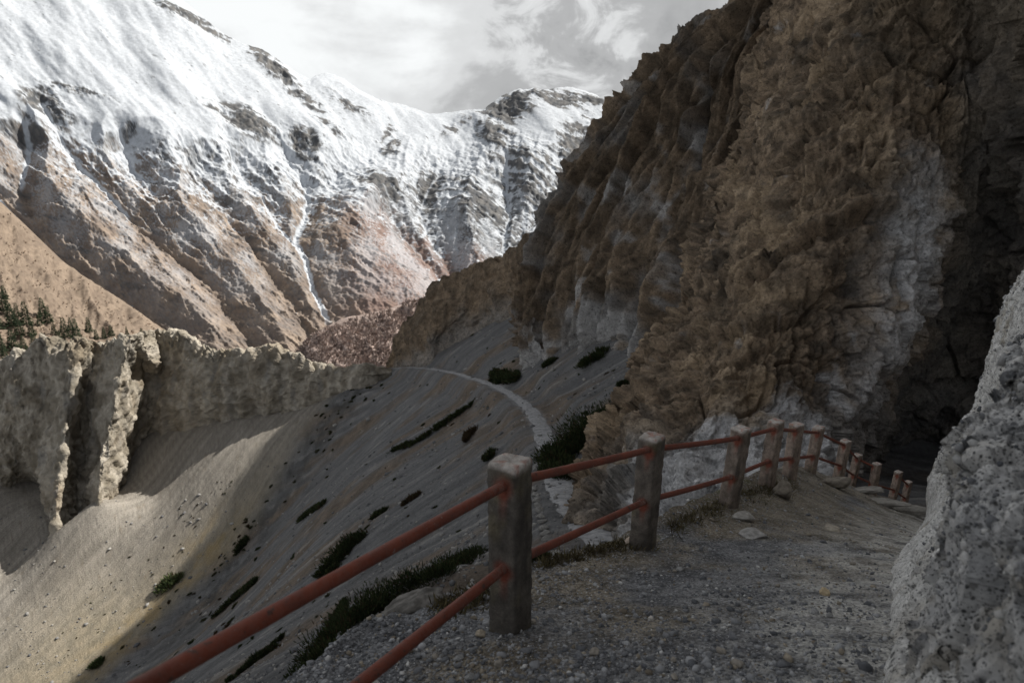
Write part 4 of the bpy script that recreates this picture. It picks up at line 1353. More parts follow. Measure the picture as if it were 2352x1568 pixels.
    V = v[None] * (size[:, None] * r.uniform(0.6, 1.35, (n, 3)))[:, None] * np.clip(1 + 0.25 * r.normal(size=(n, 12, 1)), 0.5, 1.5) + (pos + nor * (size * 0.15)[:, None])[:, None]
    Fc = (np.arange(n)[:, None, None] * 12 + f[None]).reshape(-1, 3)
    k = r.random(n)
    col = mixc((0.10, 0.105, 0.115), (0.50, 0.495, 0.48), k ** 1.3)
    o = tri_obj('bank_pebbles', V.reshape(-1, 3), Fc, attr_mat('bank_pebble', 30, 0.3, 0.005).m, False, np.repeat(col[:, None], 12, 1).reshape(-1, 3))
    tag(o, 'small grey and pale stones stuck in the bank', 'pebbles', kind='stuff')

build_bank()

# ------------------------------------------------------------------ railing
def merge(parts):
    vs, fs, n = [], [], 0
    for v, f in parts:
        vs.append(v)
        fs.append(np.asarray(f) + n)
        n += len(v)
    return np.concatenate(vs), np.concatenate(fs)

def tube(a, b, r, seg=14, steps=40, sag=0.0, seed=0, bend=0.0):
    a, b = np.asarray(a, float), np.asarray(b, float)
    t = np.linspace(0, 1, steps)
    C = a + (b - a) * t[:, None]
    C[:, 2] -= sag * 4 * t * (1 - t)
    ax = (b - a) / np.linalg.norm(b - a)
    s = np.cross(ax, [0, 0, 1.0] if abs(ax[2]) < 0.99 else [1.0, 0, 0])
    s /= np.linalg.norm(s)
    u = np.cross(s, ax)
    C = C + s * (bend * np.sin(t * math.pi))[:, None]
    an = np.linspace(0, 2 * math.pi, seg, endpoint=False)
    V = C[:, None] + r * (np.cos(an)[None, :, None] * s + np.sin(an)[None, :, None] * u)
    q = V.astype(np.float32)
    V = V + 0.0012 * fbm(q / 0.06, 2, seed)[..., None] * u
    i = np.arange(steps - 1)[:, None] * seg
    j = np.arange(seg)[None]
    j2 = (j + 1) % seg
    f = np.stack([i + j, i + j2, i + seg + j2, i + seg + j], -1).reshape(-1, 4)
    return V.reshape(-1, 3), f

def rail_mat():
    M = Mat('red_oxide_paint', 0.55, 0.2)
    n = M.noise(5, 8, 0.7)
    n2 = M.noise(38, 6, 0.75)
    c = M.mix((0.125, 0.034, 0.021), (0.215, 0.06, 0.036), M.rng(n, 0.3, 0.7))
    c = M.mix(c, (0.075, 0.026, 0.018), M.rng(n2, 0.52, 0.72, 0, 0.75))
    n3 = M.noise(17, 5, 0.65)
    c = M.mix(c, (0.055, 0.036, 0.03), M.rng(n3, 0.60, 0.66, 0, 0.85))
    c = M.mix(c, (0.26, 0.235, 0.22), M.rng(M.noise(24, 4, 0.7), 0.67, 0.71, 0, 0.7))
    M.bump(n3, 0.004, 0.5)
    c = M.mix(c, (0.30, 0.24, 0.215), M.math('MULTIPLY', M.attr('worn', 'Fac'), M.rng(n2, 0.42, 0.55, 0, 0.8)))
    M.color(c)
    M.put(M.rng(n, 0.3, 0.7, 0.52, 0.78), M.b.inputs['Roughness'])
    M.bump(n2, 0.003, 0.6)
    return M.m

def post_mesh(name, b, t, rot, holes, seed, mat, a=0.18):
    """square concrete post with knocked off edges, standing from b to t; holes = heights (fraction from top) of the rails"""
    nz, ns = 64, 40
    axis = t - b
    L = np.linalg.norm(axis)
    ext = 0.35                                        # set into the ground
    zz = np.concatenate([np.linspace(-ext / L, 0.965, nz), [0.985, 0.996, 1.0, 1.0, 1.0]])
    ins = np.concatenate([np.zeros(nz), [0.001, 0.005, 0.013, 0.05, 0.0895]])
    th = np.linspace(0, 2 * math.pi, ns, endpoint=False) + math.pi / 4
    # rounded square outline
    c, s = np.cos(th), np.sin(th)
    p = 16.0
    rad = 1 / (np.abs(c) ** p + np.abs(s) ** p) ** (1 / p)
    ux, uy = c * rad, s * rad
    cr, sr = math.cos(rot), math.sin(rot)
    ox, oy = ux * cr - uy * sr, ux * sr + uy * cr
    half = a / 2 * (1 + 0.02 * (1 - np.clip(zz, 0, 1)))
    k = np.clip(half - ins, 0.0005, 1)
    V = b + axis * zz[:, None, None]
    V = np.broadcast_to(V, (len(zz), ns, 3)).copy()
    V[..., 0] += ox[None] * k[:, None]
    V[..., 1] += oy[None] * k[:, None]
    q = V.astype(np.float32)
    n = 0.010 * fbm(q / 0.10 + seed, 4, 801, 0.6) + 0.004 * fbm(q / 0.03 + seed, 3, 803)
    topness = sstep(0.93, 1.0, zz)[:, None]
    V[..., 0] += ox[None] * n * (1 - 0.6 * topness)
    V[..., 1] += oy[None] * n * (1 - 0.6 * topness)
    V[..., 2] += topness * (0.012 * fbm(q / 0.05 + seed, 3, 805) + 0.010 * fbm(q / 0.16 + seed, 2, 806))
    # colour: weathered concrete, dark damp streaks, pale worn head, red paint round the rail holes
    f = fbm(q / 0.13 + seed, 5, 807, 0.65)
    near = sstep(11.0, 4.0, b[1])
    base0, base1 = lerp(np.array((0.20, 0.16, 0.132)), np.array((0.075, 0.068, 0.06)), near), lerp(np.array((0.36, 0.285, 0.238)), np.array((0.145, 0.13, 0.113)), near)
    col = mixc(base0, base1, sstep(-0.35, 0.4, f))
    streak = sstep(0.05, 0.4, fbm(q * [1 / 0.05, 1 / 0.05, 1 / 0.5] + seed, 4, 809))
    col = mixc(col, (0.06, 0.055, 0.05), 0.65 * streak)
    col = mixc(col, (0.15, 0.125, 0.065), 0.45 * sstep(0.1, 0.5, fbm(q / 0.22 + seed, 3, 811)))
    head = sstep(0.955, 0.99, zz[:, None] + 0.018 * f)
    col = mixc(col, mixc((0.36, 0.33, 0.30), (0.52, 0.485, 0.45), sstep(-0.3, 0.3, f)), head * 0.95)
    col = mixc(col, (0.32, 0.12, 0.08), 0.65 * head * sstep(0.04, 0.28, fbm(q / 0.055 + seed, 3, 813)))
    for hz, (dx, dy) in holes:
        toward = sstep(0.25, 0.95, (ox * dx + oy * dy) / (np.hypot(ox, oy) + 1e-9))[None]
        rr = np.hypot((zz[:, None] - (1 - hz)) * L, (ox * dy - oy * dx)[None] * a / 2)
        blot = sstep(0.085, 0.03, rr + 0.03 * f) * toward
        drip = sstep(0.035, 0.012, np.abs((ox * dy - oy * dx)[None] * a / 2 + 0.012 * f)) * sstep(1 - hz + 0.01, 1 - hz - 0.03, zz[:, None]) * sstep(1 - hz - 0.22, 1 - hz - 0.05, zz[:, None]) * toward
        col = mixc(col, (0.20, 0.055, 0.035), np.clip(0.85 * blot + 0.5 * drip, 0, 0.9))
    nr = len(zz)
    i = np.arange(nr - 1)[:, None] * ns
    j = np.arange(ns)[None]
    fcs = np.stack([i + j, i + (j + 1) % ns, i + ns + (j + 1) % ns, i + ns + j], -1).reshape(-1, 4)
    return mesh_from(name, V.reshape(-1, 3), fcs, np.arange(len(fcs)) * 4, None, mat, True, col.reshape(-1, 3))

def build_railing():
    root = link('railing', None)
    root.location = (0, 0, 0)
    tag(root, 'concrete post railing with two rusty red pipe rails along the trail edge', 'railing')
    cm = Mat('weathered_concrete', 0.93, 0.2)
    n1, n2 = cm.noise(22, 8, 0.7), cm.noise(90, 4, 0.7)
    cm.color(cm.scale(cm.attr('col'), cm.math('MULTIPLY', cm.rng(n1, 0.3, 0.7, 0.72, 1.28, False), cm.rng(n2, 0.3, 0.7, 0.8, 1.2, False))))
    cm.bump(n1, 0.012, 0.8)
    cm.bump(n2, 0.004, 0.8)
    rm = rail_mat()
    hz = (0.13, 0.63)
    pts = {h: [b + (t - b) * (1 - h) for b, t, d in ALL_POSTS] for h in hz}
    rots = []
    for i, (b, t, d) in enumerate(ALL_POSTS):
        az = math.atan2(b[0], b[1])
        rots.append(-R(31) - az + R((0, 0, 4, -3, 5, -4, 6, -2, 3, -5, 2, 4)[i]))
    for i, (b, t, d) in enumerate(ALL_POSTS):
        holes = []
        for k in (i - 1, i + 1):
            if 0 <= k < len(ALL_POSTS):
                v = ALL_POSTS[k][0] - b
                v = v[:2] / np.linalg.norm(v[:2])
                holes += [(h, v) for h in hz]
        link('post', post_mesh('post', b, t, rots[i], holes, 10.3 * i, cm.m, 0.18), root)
    for i in range(len(ALL_POSTS) - 1):
        for h in hz:
            a, b = pts[h][i], pts[h][i + 1]
            if i == 10 and h < 0.2:
                b = b - np.array([0, 0, 0.02])
            if i == 9 and h < 0.2:
                continue                                # that upper rail is missing
            if i == 0 and h > 0.5:
                a = a + np.array([0.0, 0.0, 0.0])
            v, f = tube(a, b, 0.027, 16, 70 if i < 4 else 24, 0.004, 20 + i, bend=0.01 * ((i * 7) % 3 - 1))
            tt = np.repeat(np.linspace(0, 1, 70 if i < 4 else 24), 16)
            L = np.linalg.norm(b - a)
            worn = 0.10 + 0.9 * sstep(0.35, 0.08, (1 - tt) * L) * (1.0 if h > .5 and i in (1, 2, 4) else 0.35) + 0.5 * sstep(0.3, 0.1, tt * L) * (h > .5)
            me = mesh_from('rail', v, f, np.arange(len(f)) * 4, None, rm, True, None, flt={'worn': worn})
            link('rail', me, root)

build_railing()
# ================================================================== SHRUBS AND TREES
def leaf_mat(name):
    M = Mat(name, 0.85, 0.15)
    M.color(M.scale(M.attr('col'), M.rng(M.noise(3.5, 4, 0.7), 0.3, 0.7, 0.7, 1.35, False)))
    return M.m

JUNI = leaf_mat('juniper_foliage')
WOOD = attr_mat('shrub_wood', 20, 0.3, 0.01).m

def fronds(pos, dirs, length, width, cols, seed=0):
    """pointed sprays: two crossing slim blades each, with side tips"""
    r = np.random.default_rng(seed)
    n = len(pos)
    dirs = dirs / (np.linalg.norm(dirs, axis=1, keepdims=True) + 1e-9)
    rv = r.normal(size=(n, 3))
    s = np.cross(dirs, rv)
    s /= np.linalg.norm(s, axis=1, keepdims=True) + 1e-9
    u = np.cross(s, dirs)
    L, W = length[:, None], width[:, None]
    tip = pos + dirs * L
    m = pos + dirs * L * 0.45
    V = np.stack([pos, m + s * W, tip, m - s * W, m + u * W, m - u * W,
                  pos + dirs * L * 0.3, m + s * W * 2.6 + dirs * L * 0.35, m - s * W * 2.4 + dirs * L * 0.25, m + u * W * 2.5 + dirs * L * 0.3], 1)
    base = (np.arange(n) * 10)[:, None, None]
    T = np.array([[0, 1, 2], [0, 2, 3], [0, 4, 2], [0, 2, 5], [6, 1, 7], [6, 3, 8], [6, 4, 9]])
    Fc = (base + T[None]).reshape(-1, 3)
    C = np.repeat(cols[:, None], 10, 1)
    return V.reshape(-1, 3), Fc, C.reshape(-1, 3)

G0, G1, G2 = np.array((0.032, 0.046, 0.022)), np.array((0.066, 0.090, 0.038)), np.array((0.12, 0.135, 0.055))

def spine_cloud(spine, dens, r, flat=0.75):
    """points and outward directions in a shaggy mound that follows a spine of (xyz, normal, radius)"""
    pos, dr, rad = [], [], []
    for k in range(len(spine) - 1):
        (a, na, ra), (b, nb, rb) = spine[k], spine[k + 1]
        L = np.linalg.norm(b - a)
        n = max(6, int(dens * (L + ra * 0.8) * (ra + rb) / 2))
        m = max(3, int(2.2 * L / max(0.5 * (ra + rb), 1e-3)) + 2)
        ax = (b - a) / (L + 1e-6)
        lat = np.cross(na, ax)
        ct = np.clip(np.linspace(0, 1, m) + r.normal(size=m) * 0.12, -0.1, 1.1)
        cl = r.normal(size=m) * 0.42
        cr = r.uniform(0.45, 1.05, m)
        w = r.integers(0, m, n)
        t = ct[w]
        nn = na + (nb - na) * t[:, None]
        rr = (ra + (rb - ra) * t) * cr[w]
        c = a + (b - a) * t[:, None] + lat * (cl[w] * (ra + (rb - ra) * t))[:, None] + ax * (r.normal(size=n) * 0.3 * rr)[:, None]
        lump = 0.70 + 0.95 * (fbm(c / (0.7 * max(ra, rb)) + 3, 3, 901) + 0.2)
        v = r.normal(size=(n, 3))
        v /= np.linalg.norm(v, axis=1, keepdims=True)
        dn = (v * nn).sum(1)
        v = v + nn * (np.abs(dn) - dn)[:, None]                 # the half above the ground
        f = r.random(n) ** 0.35
        p = c + v * (rr * lump * f)[:, None] - nn * ((v * nn).sum(1) * rr * f * (1 - flat))[:, None]
        pos.append(p)
        dr.append(v + nn * 0.5 + np.array([0, 0, 0.45]) + r.normal(size=(n, 3)) * 0.3)
        rad.append(rr * 0 + np.clip(f, 0, 1))
    return np.concatenate(pos), np.concatenate(dr), np.concatenate(rad)

def shrub_mesh(name, spine, dens, ln, wd, seed, tone=1.0, brown=0.0):
    r = np.random.default_rng(seed)
    p, dr, f = spine_cloud(spine, dens, r)
    k = r.random(len(p))
    patch = sstep(-0.3, 0.35, fbm(p / 0.7 + seed, 3, 903))
    col = mixc(mixc(G0, G1, k), G2, 0.6 * patch * k) * tone
    dead = (r.random(len(p)) < brown)
    col = np.where(dead[:, None], np.array((0.085, 0.06, 0.035)), col)
    V, Fc, C = fronds(p, dr, ln * (0.6 + 0.8 * r.random(len(p))), wd * (0.7 + 0.6 * r.random(len(p))), col, seed)
    return mesh_from(name, V, Fc, np.arange(len(Fc)) * 3, None, JUNI, False, C)

def stems_mesh(name, spine, seed, rad=0.03):
    r = np.random.default_rng(seed)
    parts = []
    for a, n, ra in spine:
        for k in range(2):
            e = a + n * ra * 0.7 + r.normal(size=3) * ra * 0.3
            parts.append(tube(a - n * 0.1, e, rad, 5, 4))
    v, f = merge(parts)
    return mesh_from(name, v, f, np.arange(len(f)) * 4, None, WOOD, True, np.tile((0.10, 0.08, 0.06), (len(v), 1)))

def spine_from(bvh, pts):
    out = []
    for x, y, rpx in pts:
        p, n = hit_px(bvh, x, y)
        if p is None:
            continue
        if n[2] < 0:
            n = -n
        d = p[1] * CP - p[2] * SP
        out.append((p, n, rpx / F * d))
    return out

big_shrubs = [
    ('large dark juniper thicket between the footpath and the brown rock face', [(1283, 1092, 42), (1300, 1045, 62), (1345, 1012, 78), (1395, 982, 74), (1432, 958, 48)], 0),
    ('long dark juniper bank below the trail edge left of the nearest post', [(708, 1545, 36), (745, 1495, 62), (800, 1440, 72), (870, 1400, 64), (940, 1365, 56), (1005, 1325, 50), (1060, 1295, 40), (1095, 1275, 22)], 0),
    ('dark upright juniper clump just above the middle of the thick upper rail', [(742, 1318, 24), (775, 1290, 36), (805, 1255, 32), (832, 1233, 16)], 0),
    ('slim pointed juniper poking up at the left end of the juniper bank', [(775, 1440, 12), (785, 1405, 14), (790, 1380, 6)], 0),
    ('slanting juniper strip under the thick rail near the bottom edge', [(535, 1560, 12), (580, 1525, 18), (625, 1490, 17), (650, 1465, 8)], 0),
    ('thin juniper streak slanting on the shaded scree left of the rail', [(500, 1412, 7), (535, 1380, 11), (590, 1335, 8)], 0),
    ('narrow green juniper streak on the scree left of the footpath', [(950, 1022, 7), (985, 1000, 9), (1030, 968, 9), (1078, 935, 5)], 0),
    ('small green tuft at the lower end of the narrow juniper streak', [(905, 1036, 6), (932, 1026, 8), (945, 1020, 5)], 0),
    ('rounded juniper on the upper scree against the fluted cliff foot', [(1335, 842, 10), (1360, 828, 18), (1388, 812, 14)], 0),
    ('dark juniper under the white toe of the fluted cliff', [(1135, 862, 12), (1160, 872, 18), (1190, 868, 14)], 0),
    ('small juniper beside the white toe, just right of it', [(1258, 838, 8), (1272, 832, 10)], 0),
    ('leafless brown bush standing alone left of the footpath', [(1074, 1010, 10), (1080, 998, 18)], 1),
    ('small dark juniper directly above left of the nearest post', [(1120, 1058, 8), (1130, 1042, 13)], 0),
    ('juniper tuft showing behind the foot of the nearest post', [(1225, 1290, 14), (1245, 1282, 18)], 0),
    ('dark shrub on the scree by the shadow edge', [(552, 1262, 10), (562, 1248, 14)], 0),
    ('green shrub in the sunlit gully bottom at the shadow edge', [(372, 1358, 14), (392, 1342, 18), (412, 1330, 12)], 2),
    ('low yellowish green bush in the sunlit gully near the bottom left', [(215, 1532, 10), (232, 1518, 12)], 2),
    ('small juniper at the left edge of the near rock face, upper one', [(1432, 888, 9), (1440, 884, 9)], 0),
    ('juniper sprig hugging the near rock face edge', [(1424, 918, 8), (1432, 912, 10)], 0),
    ('flat juniper patch on the scree beyond the thick rail', [(690, 1196, 6), (715, 1178, 9), (742, 1160, 6)], 0),
    ('mid green juniper just above the rail, left of the nearest post', [(858, 1192, 8), (872, 1182, 12), (888, 1172, 7)], 0),
    ('low dark shrub between two rusty scree bands', [(930, 1158, 7), (948, 1146, 10), (962, 1138, 6)], 1),
    ('rust tinged bush at the foot of the fluted cliff', [(1455, 838, 8), (1475, 826, 12)], 1),
]
for i, (lab, pts, kind) in enumerate(big_shrubs):
    sp = spine_from(scree_bvh, pts)
    if len(sp) < 2:
        continue
    d = np.mean([p[0][1] for p in sp])
    pxm = d / F * 2.3                                      # one output pixel in metres
    ln, wd = max(0.16, 4.2 * pxm), max(0.014, 0.5 * pxm)
    area = sum(np.linalg.norm(sp[k + 1][0] - sp[k][0]) * sp[k][2] * 2 + sp[k][2] ** 2 for k in range(len(sp) - 1))
    dens = min(12000, max(400, 3.4 * area / (ln * wd))) / max(area, 0.05) * 2.7
    root = link('bare_bush' if kind == 1 else 'juniper_shrub', None)
    root.location = sp[len(sp) // 2][0]
    off = np.array(root.location)
    sp = [(p - off, n, r_) for p, n, r_ in sp]
    tag(root, lab, 'shrub', 'shrubs picked out on the scree')
    link('foliage', shrub_mesh('foliage', sp, dens, ln, wd, 950 + i, (0.9, 1.3, 2.4)[kind], (0.10, 0.95, 0.25)[kind]), root)

# small shrubs dotted over the scree: alike, so they share meshes, label and group
def small_protos():
    out = []
    for k in range(4):
        sp = [(np.array((-0.55, 0, 0.0)), np.array((0, 0, 1.0)), 0.35), (np.array((0.0, 0.05, 0.05)), np.array((0, 0, 1.0)), 0.55), (np.array((0.5, 0, 0)), np.array((0, 0, 1.0)), 0.3)]
        out.append(shrub_mesh('shrub_foliage', sp, 330, 0.34, 0.045, 1000 + k, (0.9, 1.0, 1.2, 1.1)[k], (0.1, 0.1, 0.4, 0.9)[k]))
    return out

protos = small_protos()
r = np.random.default_rng(55)

def put_small(px, py, size, kind, lab, grp, name='small_shrub'):
    p, n = hit_px(scree_bvh, px, py)
    if p is None:
        return
    if n[2] < 0:
        n = -n
    o = link(name, protos[kind])
    o.location = p - n * 0.05
    d = p[1] * CP - p[2] * SP
    s = size / F * d
    o.rotation_mode = 'QUATERNION'
    up = Vector(n).lerp(Vector((0, 0, 1)), 0.3)
    o.rotation_quaternion = up.to_track_quat('Z', 'X') @ __import__('mathutils').Quaternion((0, 0, 1), r.uniform(0, 6.28))
    o.scale = (s * r.uniform(0.9, 1.3), s * r.uniform(0.8, 1.1), s * r.uniform(0.7, 1.0))
    tag(o, lab, 'shrub', grp)

rib_line = np.array([(868, 866), (800, 915), (720, 990), (640, 1085), (560, 1195), (500, 1290), (430, 1380), (340, 1470), (250, 1555)], float)
for i in range(85):
    t = r.random() * (len(rib_line) - 1)
    k = int(t)
    c = rib_line[k] + (rib_line[k + 1] - rib_line[k]) * (t - k)
    put_small(c[0] + r.normal() * 22 + 12, c[1] + r.normal() * 12, r.uniform(3, 8), int(r.integers(0, 4)), 'little dark shrub on the rubbly rib along the gully', 'shrubs on the gully rib')
for i in range(75):
    y = r.uniform(880, 1500)
    x0 = np.interp(y, [880, 1000, 1250, 1500], [850, 760, 560, 400])
    x1 = np.interp(y, [880, 950, 1100, 1300, 1500], [1060, 1180, 1180, 1000, 620])
    put_small(r.uniform(x0, x1), y, r.uniform(3, 9) * (0.8 + (y - 880) / 900), int(r.integers(0, 4)), 'low tuft of shrub scattered on the shaded grey scree', 'shrubs on the shaded scree')
for x, y, s in [(1085, 770, 6), (1070, 762, 5), (1120, 800, 5), (1050, 830, 5), (1240, 890, 7), (1300, 870, 6), (1330, 860, 7), (1395, 858, 9), (1410, 850, 7), (1275, 850, 6), (1180, 830, 8), (1150, 835, 7), (1210, 900, 5), (1320, 905, 6), (1365, 890, 6), (1250, 875, 5)]:
    put_small(x, y, s, int(r.integers(0, 4)), 'small shrub on the scree above the footpath', 'shrubs above the footpath')
for i in range(60):
    y = r.uniform(1080, 1540)
    x = r.uniform(np.interp(y, [1080, 1540], [450, 20]), np.interp(y, [1000, 1080, 1300, 1540], [640, 560, 400, 160]))
    put_small(x, y, r.uniform(1.5, 4.0), int(r.integers(2, 4)), 'tiny dry tuft on the sunlit scree', 'tufts on the sunlit scree', 'dry_tuft')

# ------------------------------------------------------------------ conifers on the tan hillside
def conifer_meshes(seed):
    r = np.random.default_rng(seed)
    H = 1.0
    pos, dr, ln = [], [], []
    nz = 15
    for k in range(nz):
        t = 0.10 + 0.88 * k / nz
        rad = 0.24 * (1 - t) ** 0.8 * r.uniform(0.75, 1.15) + 0.012
        m = int(9 + 13 * (1 - t))
        for j in range(m):
            a = r.uniform(0, 6.283)
            for q in (0.35, 0.7, 1.0):
                pos.append((math.cos(a) * rad * q * 0.75, math.sin(a) * rad * q * 0.75, t - 0.05 * q + r.normal() * 0.012))
                dr.append((math.cos(a + r.normal() * .5), math.sin(a + r.normal() * .5), r.uniform(-0.35, 0.5)))
                ln.append(0.085 * (1.15 - 0.6 * t))
    pos, dr, ln = np.array(pos), np.array(dr), np.array(ln)
    k = r.random(len(pos))
    col = mixc((0.045, 0.068, 0.042), (0.10, 0.13, 0.072), k)
    V, Fc, C = fronds(pos, dr, ln, ln * 0.16, col, seed)
    crown = mesh_from('crown', V, Fc, np.arange(len(Fc)) * 3, None, JUNI, False, C)
    v, f = tube((0, 0, -0.05), (0, 0, 0.93), 0.014, 6, 6)
    v[:, :2] *= (1.25 - v[:, 2:3])
    trunk = mesh_from('trunk', v, f, np.arange(len(f)) * 4, None, WOOD, True, np.tile((0.12, 0.09, 0.07), (len(v), 1)))
    return crown, trunk

con = [conifer_meshes(1100 + k) for k in range(4)]
hill_bvh = bvh_of(hill_at, 1)
trees = [(8, 716, 62), (-8, 760, 66), (28, 752, 58), (62, 748, 60), (46, 772, 44), (100, 730, 50), (112, 742, 42), (92, 748, 34), (30, 800, 48), (4, 812, 52), (80, 800, 40), (74, 772, 40), (56, 806, 38), (150, 778, 52), (176, 776, 48), (163, 760, 34), (138, 792, 36),
         (205, 764, 38), (240, 778, 30), (256, 772, 28), (222, 780, 26), (292, 770, 22), (326, 772, 20), (14, 835, 46), (48, 828, 40), (-20, 720, 60), (40, 730, 36), (125, 770, 30), (190, 795, 30), (100, 790, 30), (12, 690, 38), (66, 830, 34), (36, 850, 36), (110, 812, 28), (272, 790, 22), (-18, 790, 50)]
for i, (x, y, h) in enumerate(trees):
    p, n = hit_px(hill_bvh, x, y)
    if p is None:
        continue
    d = p[1] * CP - p[2] * SP
    root = link('conifer', None)
    root.location = p
    hm = h / F * d * 1.03
    root.scale = (hm * r.uniform(0.9, 1.25), hm * r.uniform(0.9, 1.25), hm)
    root.rotation_euler = (0, 0, r.uniform(0, 6.28))
    if i == 21:
        tag(root, 'small lone conifer farther right on the tan hillside, second from the end', 'tree', 'conifers on the tan hillside')
    elif i == 22:
        tag(root, 'rightmost little conifer above the pale cliff rim', 'tree', 'conifers on the tan hillside')
    else:
        tag(root, 'dark green conifer on the tan hillside above the pale cliff', 'tree', 'conifers on the tan hillside')
    c, t = con[i % 4]
    link('crown', c, root)
    link('trunk', t, root)

# ------------------------------------------------------------------ bare scrub that nobody could count
def scrub(name, label, V, lo, hi, n, size, c0, c1, seed):
    r = np.random.default_rng(seed)
    nr, nc = V.shape[:2]
    i, j = r.integers(4, nr - 1, n), r.integers(0, nc - 1, n)
    p = V[i, j] + (V[i, j + 1] - V[i, j]) * r.random((n, 1)) + (V[i - 1, j] - V[i, j]) * r.random((n, 1))
    cl = fbm(p / 45 + seed, 3, seed) + 0.4 * r.normal(size=n) * 0.5
    p = p[cl > lo]
    m = len(p)
    per = 5
    pos = np.repeat(p, per, 0)
    dr = r.normal(size=(m * per, 3)) * 0.6 + np.array([0, -0.1, 1.0])
    s = np.repeat(size * r.uniform(0.6, 1.4, m), per)
    col = mixc(c0, c1, np.repeat(r.random(m), per))
    Vv, Fc, C = fronds(pos, dr, s, s * 0.12, col, seed)
    o = tri_obj(name, Vv, Fc, WOOD, False, C)
    tag(o, label, 'scrub', kind='stuff')

scrub('hillside_scrub', 'bare leafless scrub covering the tan hillside', hill_at, -0.25, 0, 2200, 2.4, (0.40, 0.32, 0.26), (0.52, 0.42, 0.33), 1201)
scrub('bushy_hill_scrub', 'dense purplish leafless scrub on the bushy hill', bush_at, -0.6, 0, 6500, 3.4, (0.34, 0.275, 0.25), (0.52, 0.425, 0.385), 1203)
# ================================================================== STONES
def subdiv(v, f):
    cache, nv, nf = {}, [tuple(x) for x in v], []
    def mid(a, b):
        k = (min(a, b), max(a, b))
        if k not in cache:
            m = (np.array(nv[a]) + np.array(nv[b])) / 2
            nv.append(tuple(m / np.linalg.norm(m)))
            cache[k] = len(nv) - 1
        return cache[k]
    for a, b, c in f:
        x, y, z = mid(a, b), mid(b, c), mid(c, a)
        nf += [(a, x, z), (b, y, x), (c, z, y), (x, y, z)]
    return np.array(nv), np.array(nf)

def stone_mesh(seed, size, c0, c1, mat, lev=3, flat=0.6):
    v, f = ico()
    for _ in range(lev):
        v, f = subdiv(v, f)
    r = np.random.default_rng(seed)
    # cut by random planes for a broken look
    w = v * 1.0
    for k in range(9):
        n = r.normal(size=3)
        n /= np.linalg.norm(n)
        h = r.uniform(0.55, 0.9)
        d = (w * n).sum(1)
        w = w - n * np.clip(d - h, 0, None)[:, None] * 0.9
    w = w * (1 + 0.16 * fbm(w * 1.4 + seed, 3, 1301) + 0.07 * fbm(w * 6 + seed, 3, 1303) + 0.16 * facets(w * 1.6 + seed, 1304, 0.5))[:, None]
    col = mixc(c0, c1, sstep(-0.4, 0.4, fbm(w * 2.5 + seed, 4, 1305)))
    w = w * np.array(size) / 2
    return mesh_from('stone', w, f, np.arange(len(f)) * 3, None, mat, True, col)

STONE = attr_mat('stone_surface', 18, 0.35, 0.012).m
def put_stone(px, py, size, lab, grp, seed, c0=(0.30, 0.29, 0.27), c1=(0.46, 0.45, 0.43), bvh=None, rot=None, name='stone', lev=3, sink=0.2, cat='stone', mesh=None):
    p, n = hit_px(bvh or trail_bvh, px, py)
    if p is None:
        return None
    r = np.random.default_rng(seed)
    o = link(name, mesh or stone_mesh(seed, size, c0, c1, STONE, lev))
    o.location = p + np.array([0, 0, size[2] * (0.5 - sink)])
    o.rotation_euler = (r.normal() * 0.15, r.normal() * 0.15, rot if rot is not None else r.uniform(0, 6.28))
    tag(o, lab, cat, grp)
    return o

put_stone(1728, 1232, (0.42, 0.27, 0.12), 'flat pale slab lying below the third railing post', None, 1401, (0.27, 0.262, 0.248), (0.42, 0.41, 0.395), rot=0.5, sink=0.4)
put_stone(1706, 1192, (0.30, 0.22, 0.14), 'pale wedge stone against the foot of the third post', None, 1402, (0.25, 0.237, 0.215), (0.38, 0.365, 0.34), rot=0.2, sink=0.35)
put_stone(1893, 1365, (0.085, 0.07, 0.06), 'tan pebble sitting alone in the middle of the trail', None, 1403, (0.42, 0.33, 0.21), (0.55, 0.45, 0.30))
put_stone(1456, 1250, (0.20, 0.14, 0.09), 'pinkish stone at the foot of the second post', None, 1404, (0.42, 0.34, 0.27), (0.55, 0.46, 0.38))
put_stone(1918, 1118, (0.55, 0.40, 0.30), 'brown block in the trail edge before the sixth post', None, 1405, (0.17, 0.15, 0.125), (0.27, 0.24, 0.20))
put_stone(1980, 1130, (0.9, 0.40, 0.12), 'long pale ledge stone under the seventh post', None, 1406, (0.19, 0.178, 0.158), (0.31, 0.295, 0.27), rot=-0.9)
put_stone(2030, 1158, (1.0, 0.40, 0.12), 'long pale ledge stone under the ninth post', None, 1407, (0.19, 0.178, 0.158), (0.31, 0.295, 0.27), rot=-0.9)
put_stone(2085, 1178, (0.9, 0.4, 0.15), 'pale ledge stone under the last posts by the bank', None, 1408, (0.19, 0.178, 0.158), (0.31, 0.295, 0.27), rot=-0.9)
put_stone(1795, 1138, (0.32, 0.28, 0.30), 'brownish boulder stuck in the soil by the fourth post', None, 1409, (0.16, 0.14, 0.115), (0.26, 0.23, 0.19))
put_stone(1910, 1218, (0.24, 0.16, 0.08), 'low tan stone on the trail before the bend', None, 1410, (0.28, 0.25, 0.20), (0.40, 0.36, 0.30))
put_stone(955, 1392, (0.46, 0.30, 0.15), 'rounded grey boulder on the trail lip above the juniper bank', None, 1411, (0.085, 0.08, 0.073), (0.19, 0.18, 0.166), rot=0.5, sink=0.45, lev=4)
put_stone(1105, 1460, (0.07, 0.06, 0.05), 'pale tan stone left of the nearest post foot', None, 1412, (0.34, 0.29, 0.22), (0.46, 0.40, 0.32))
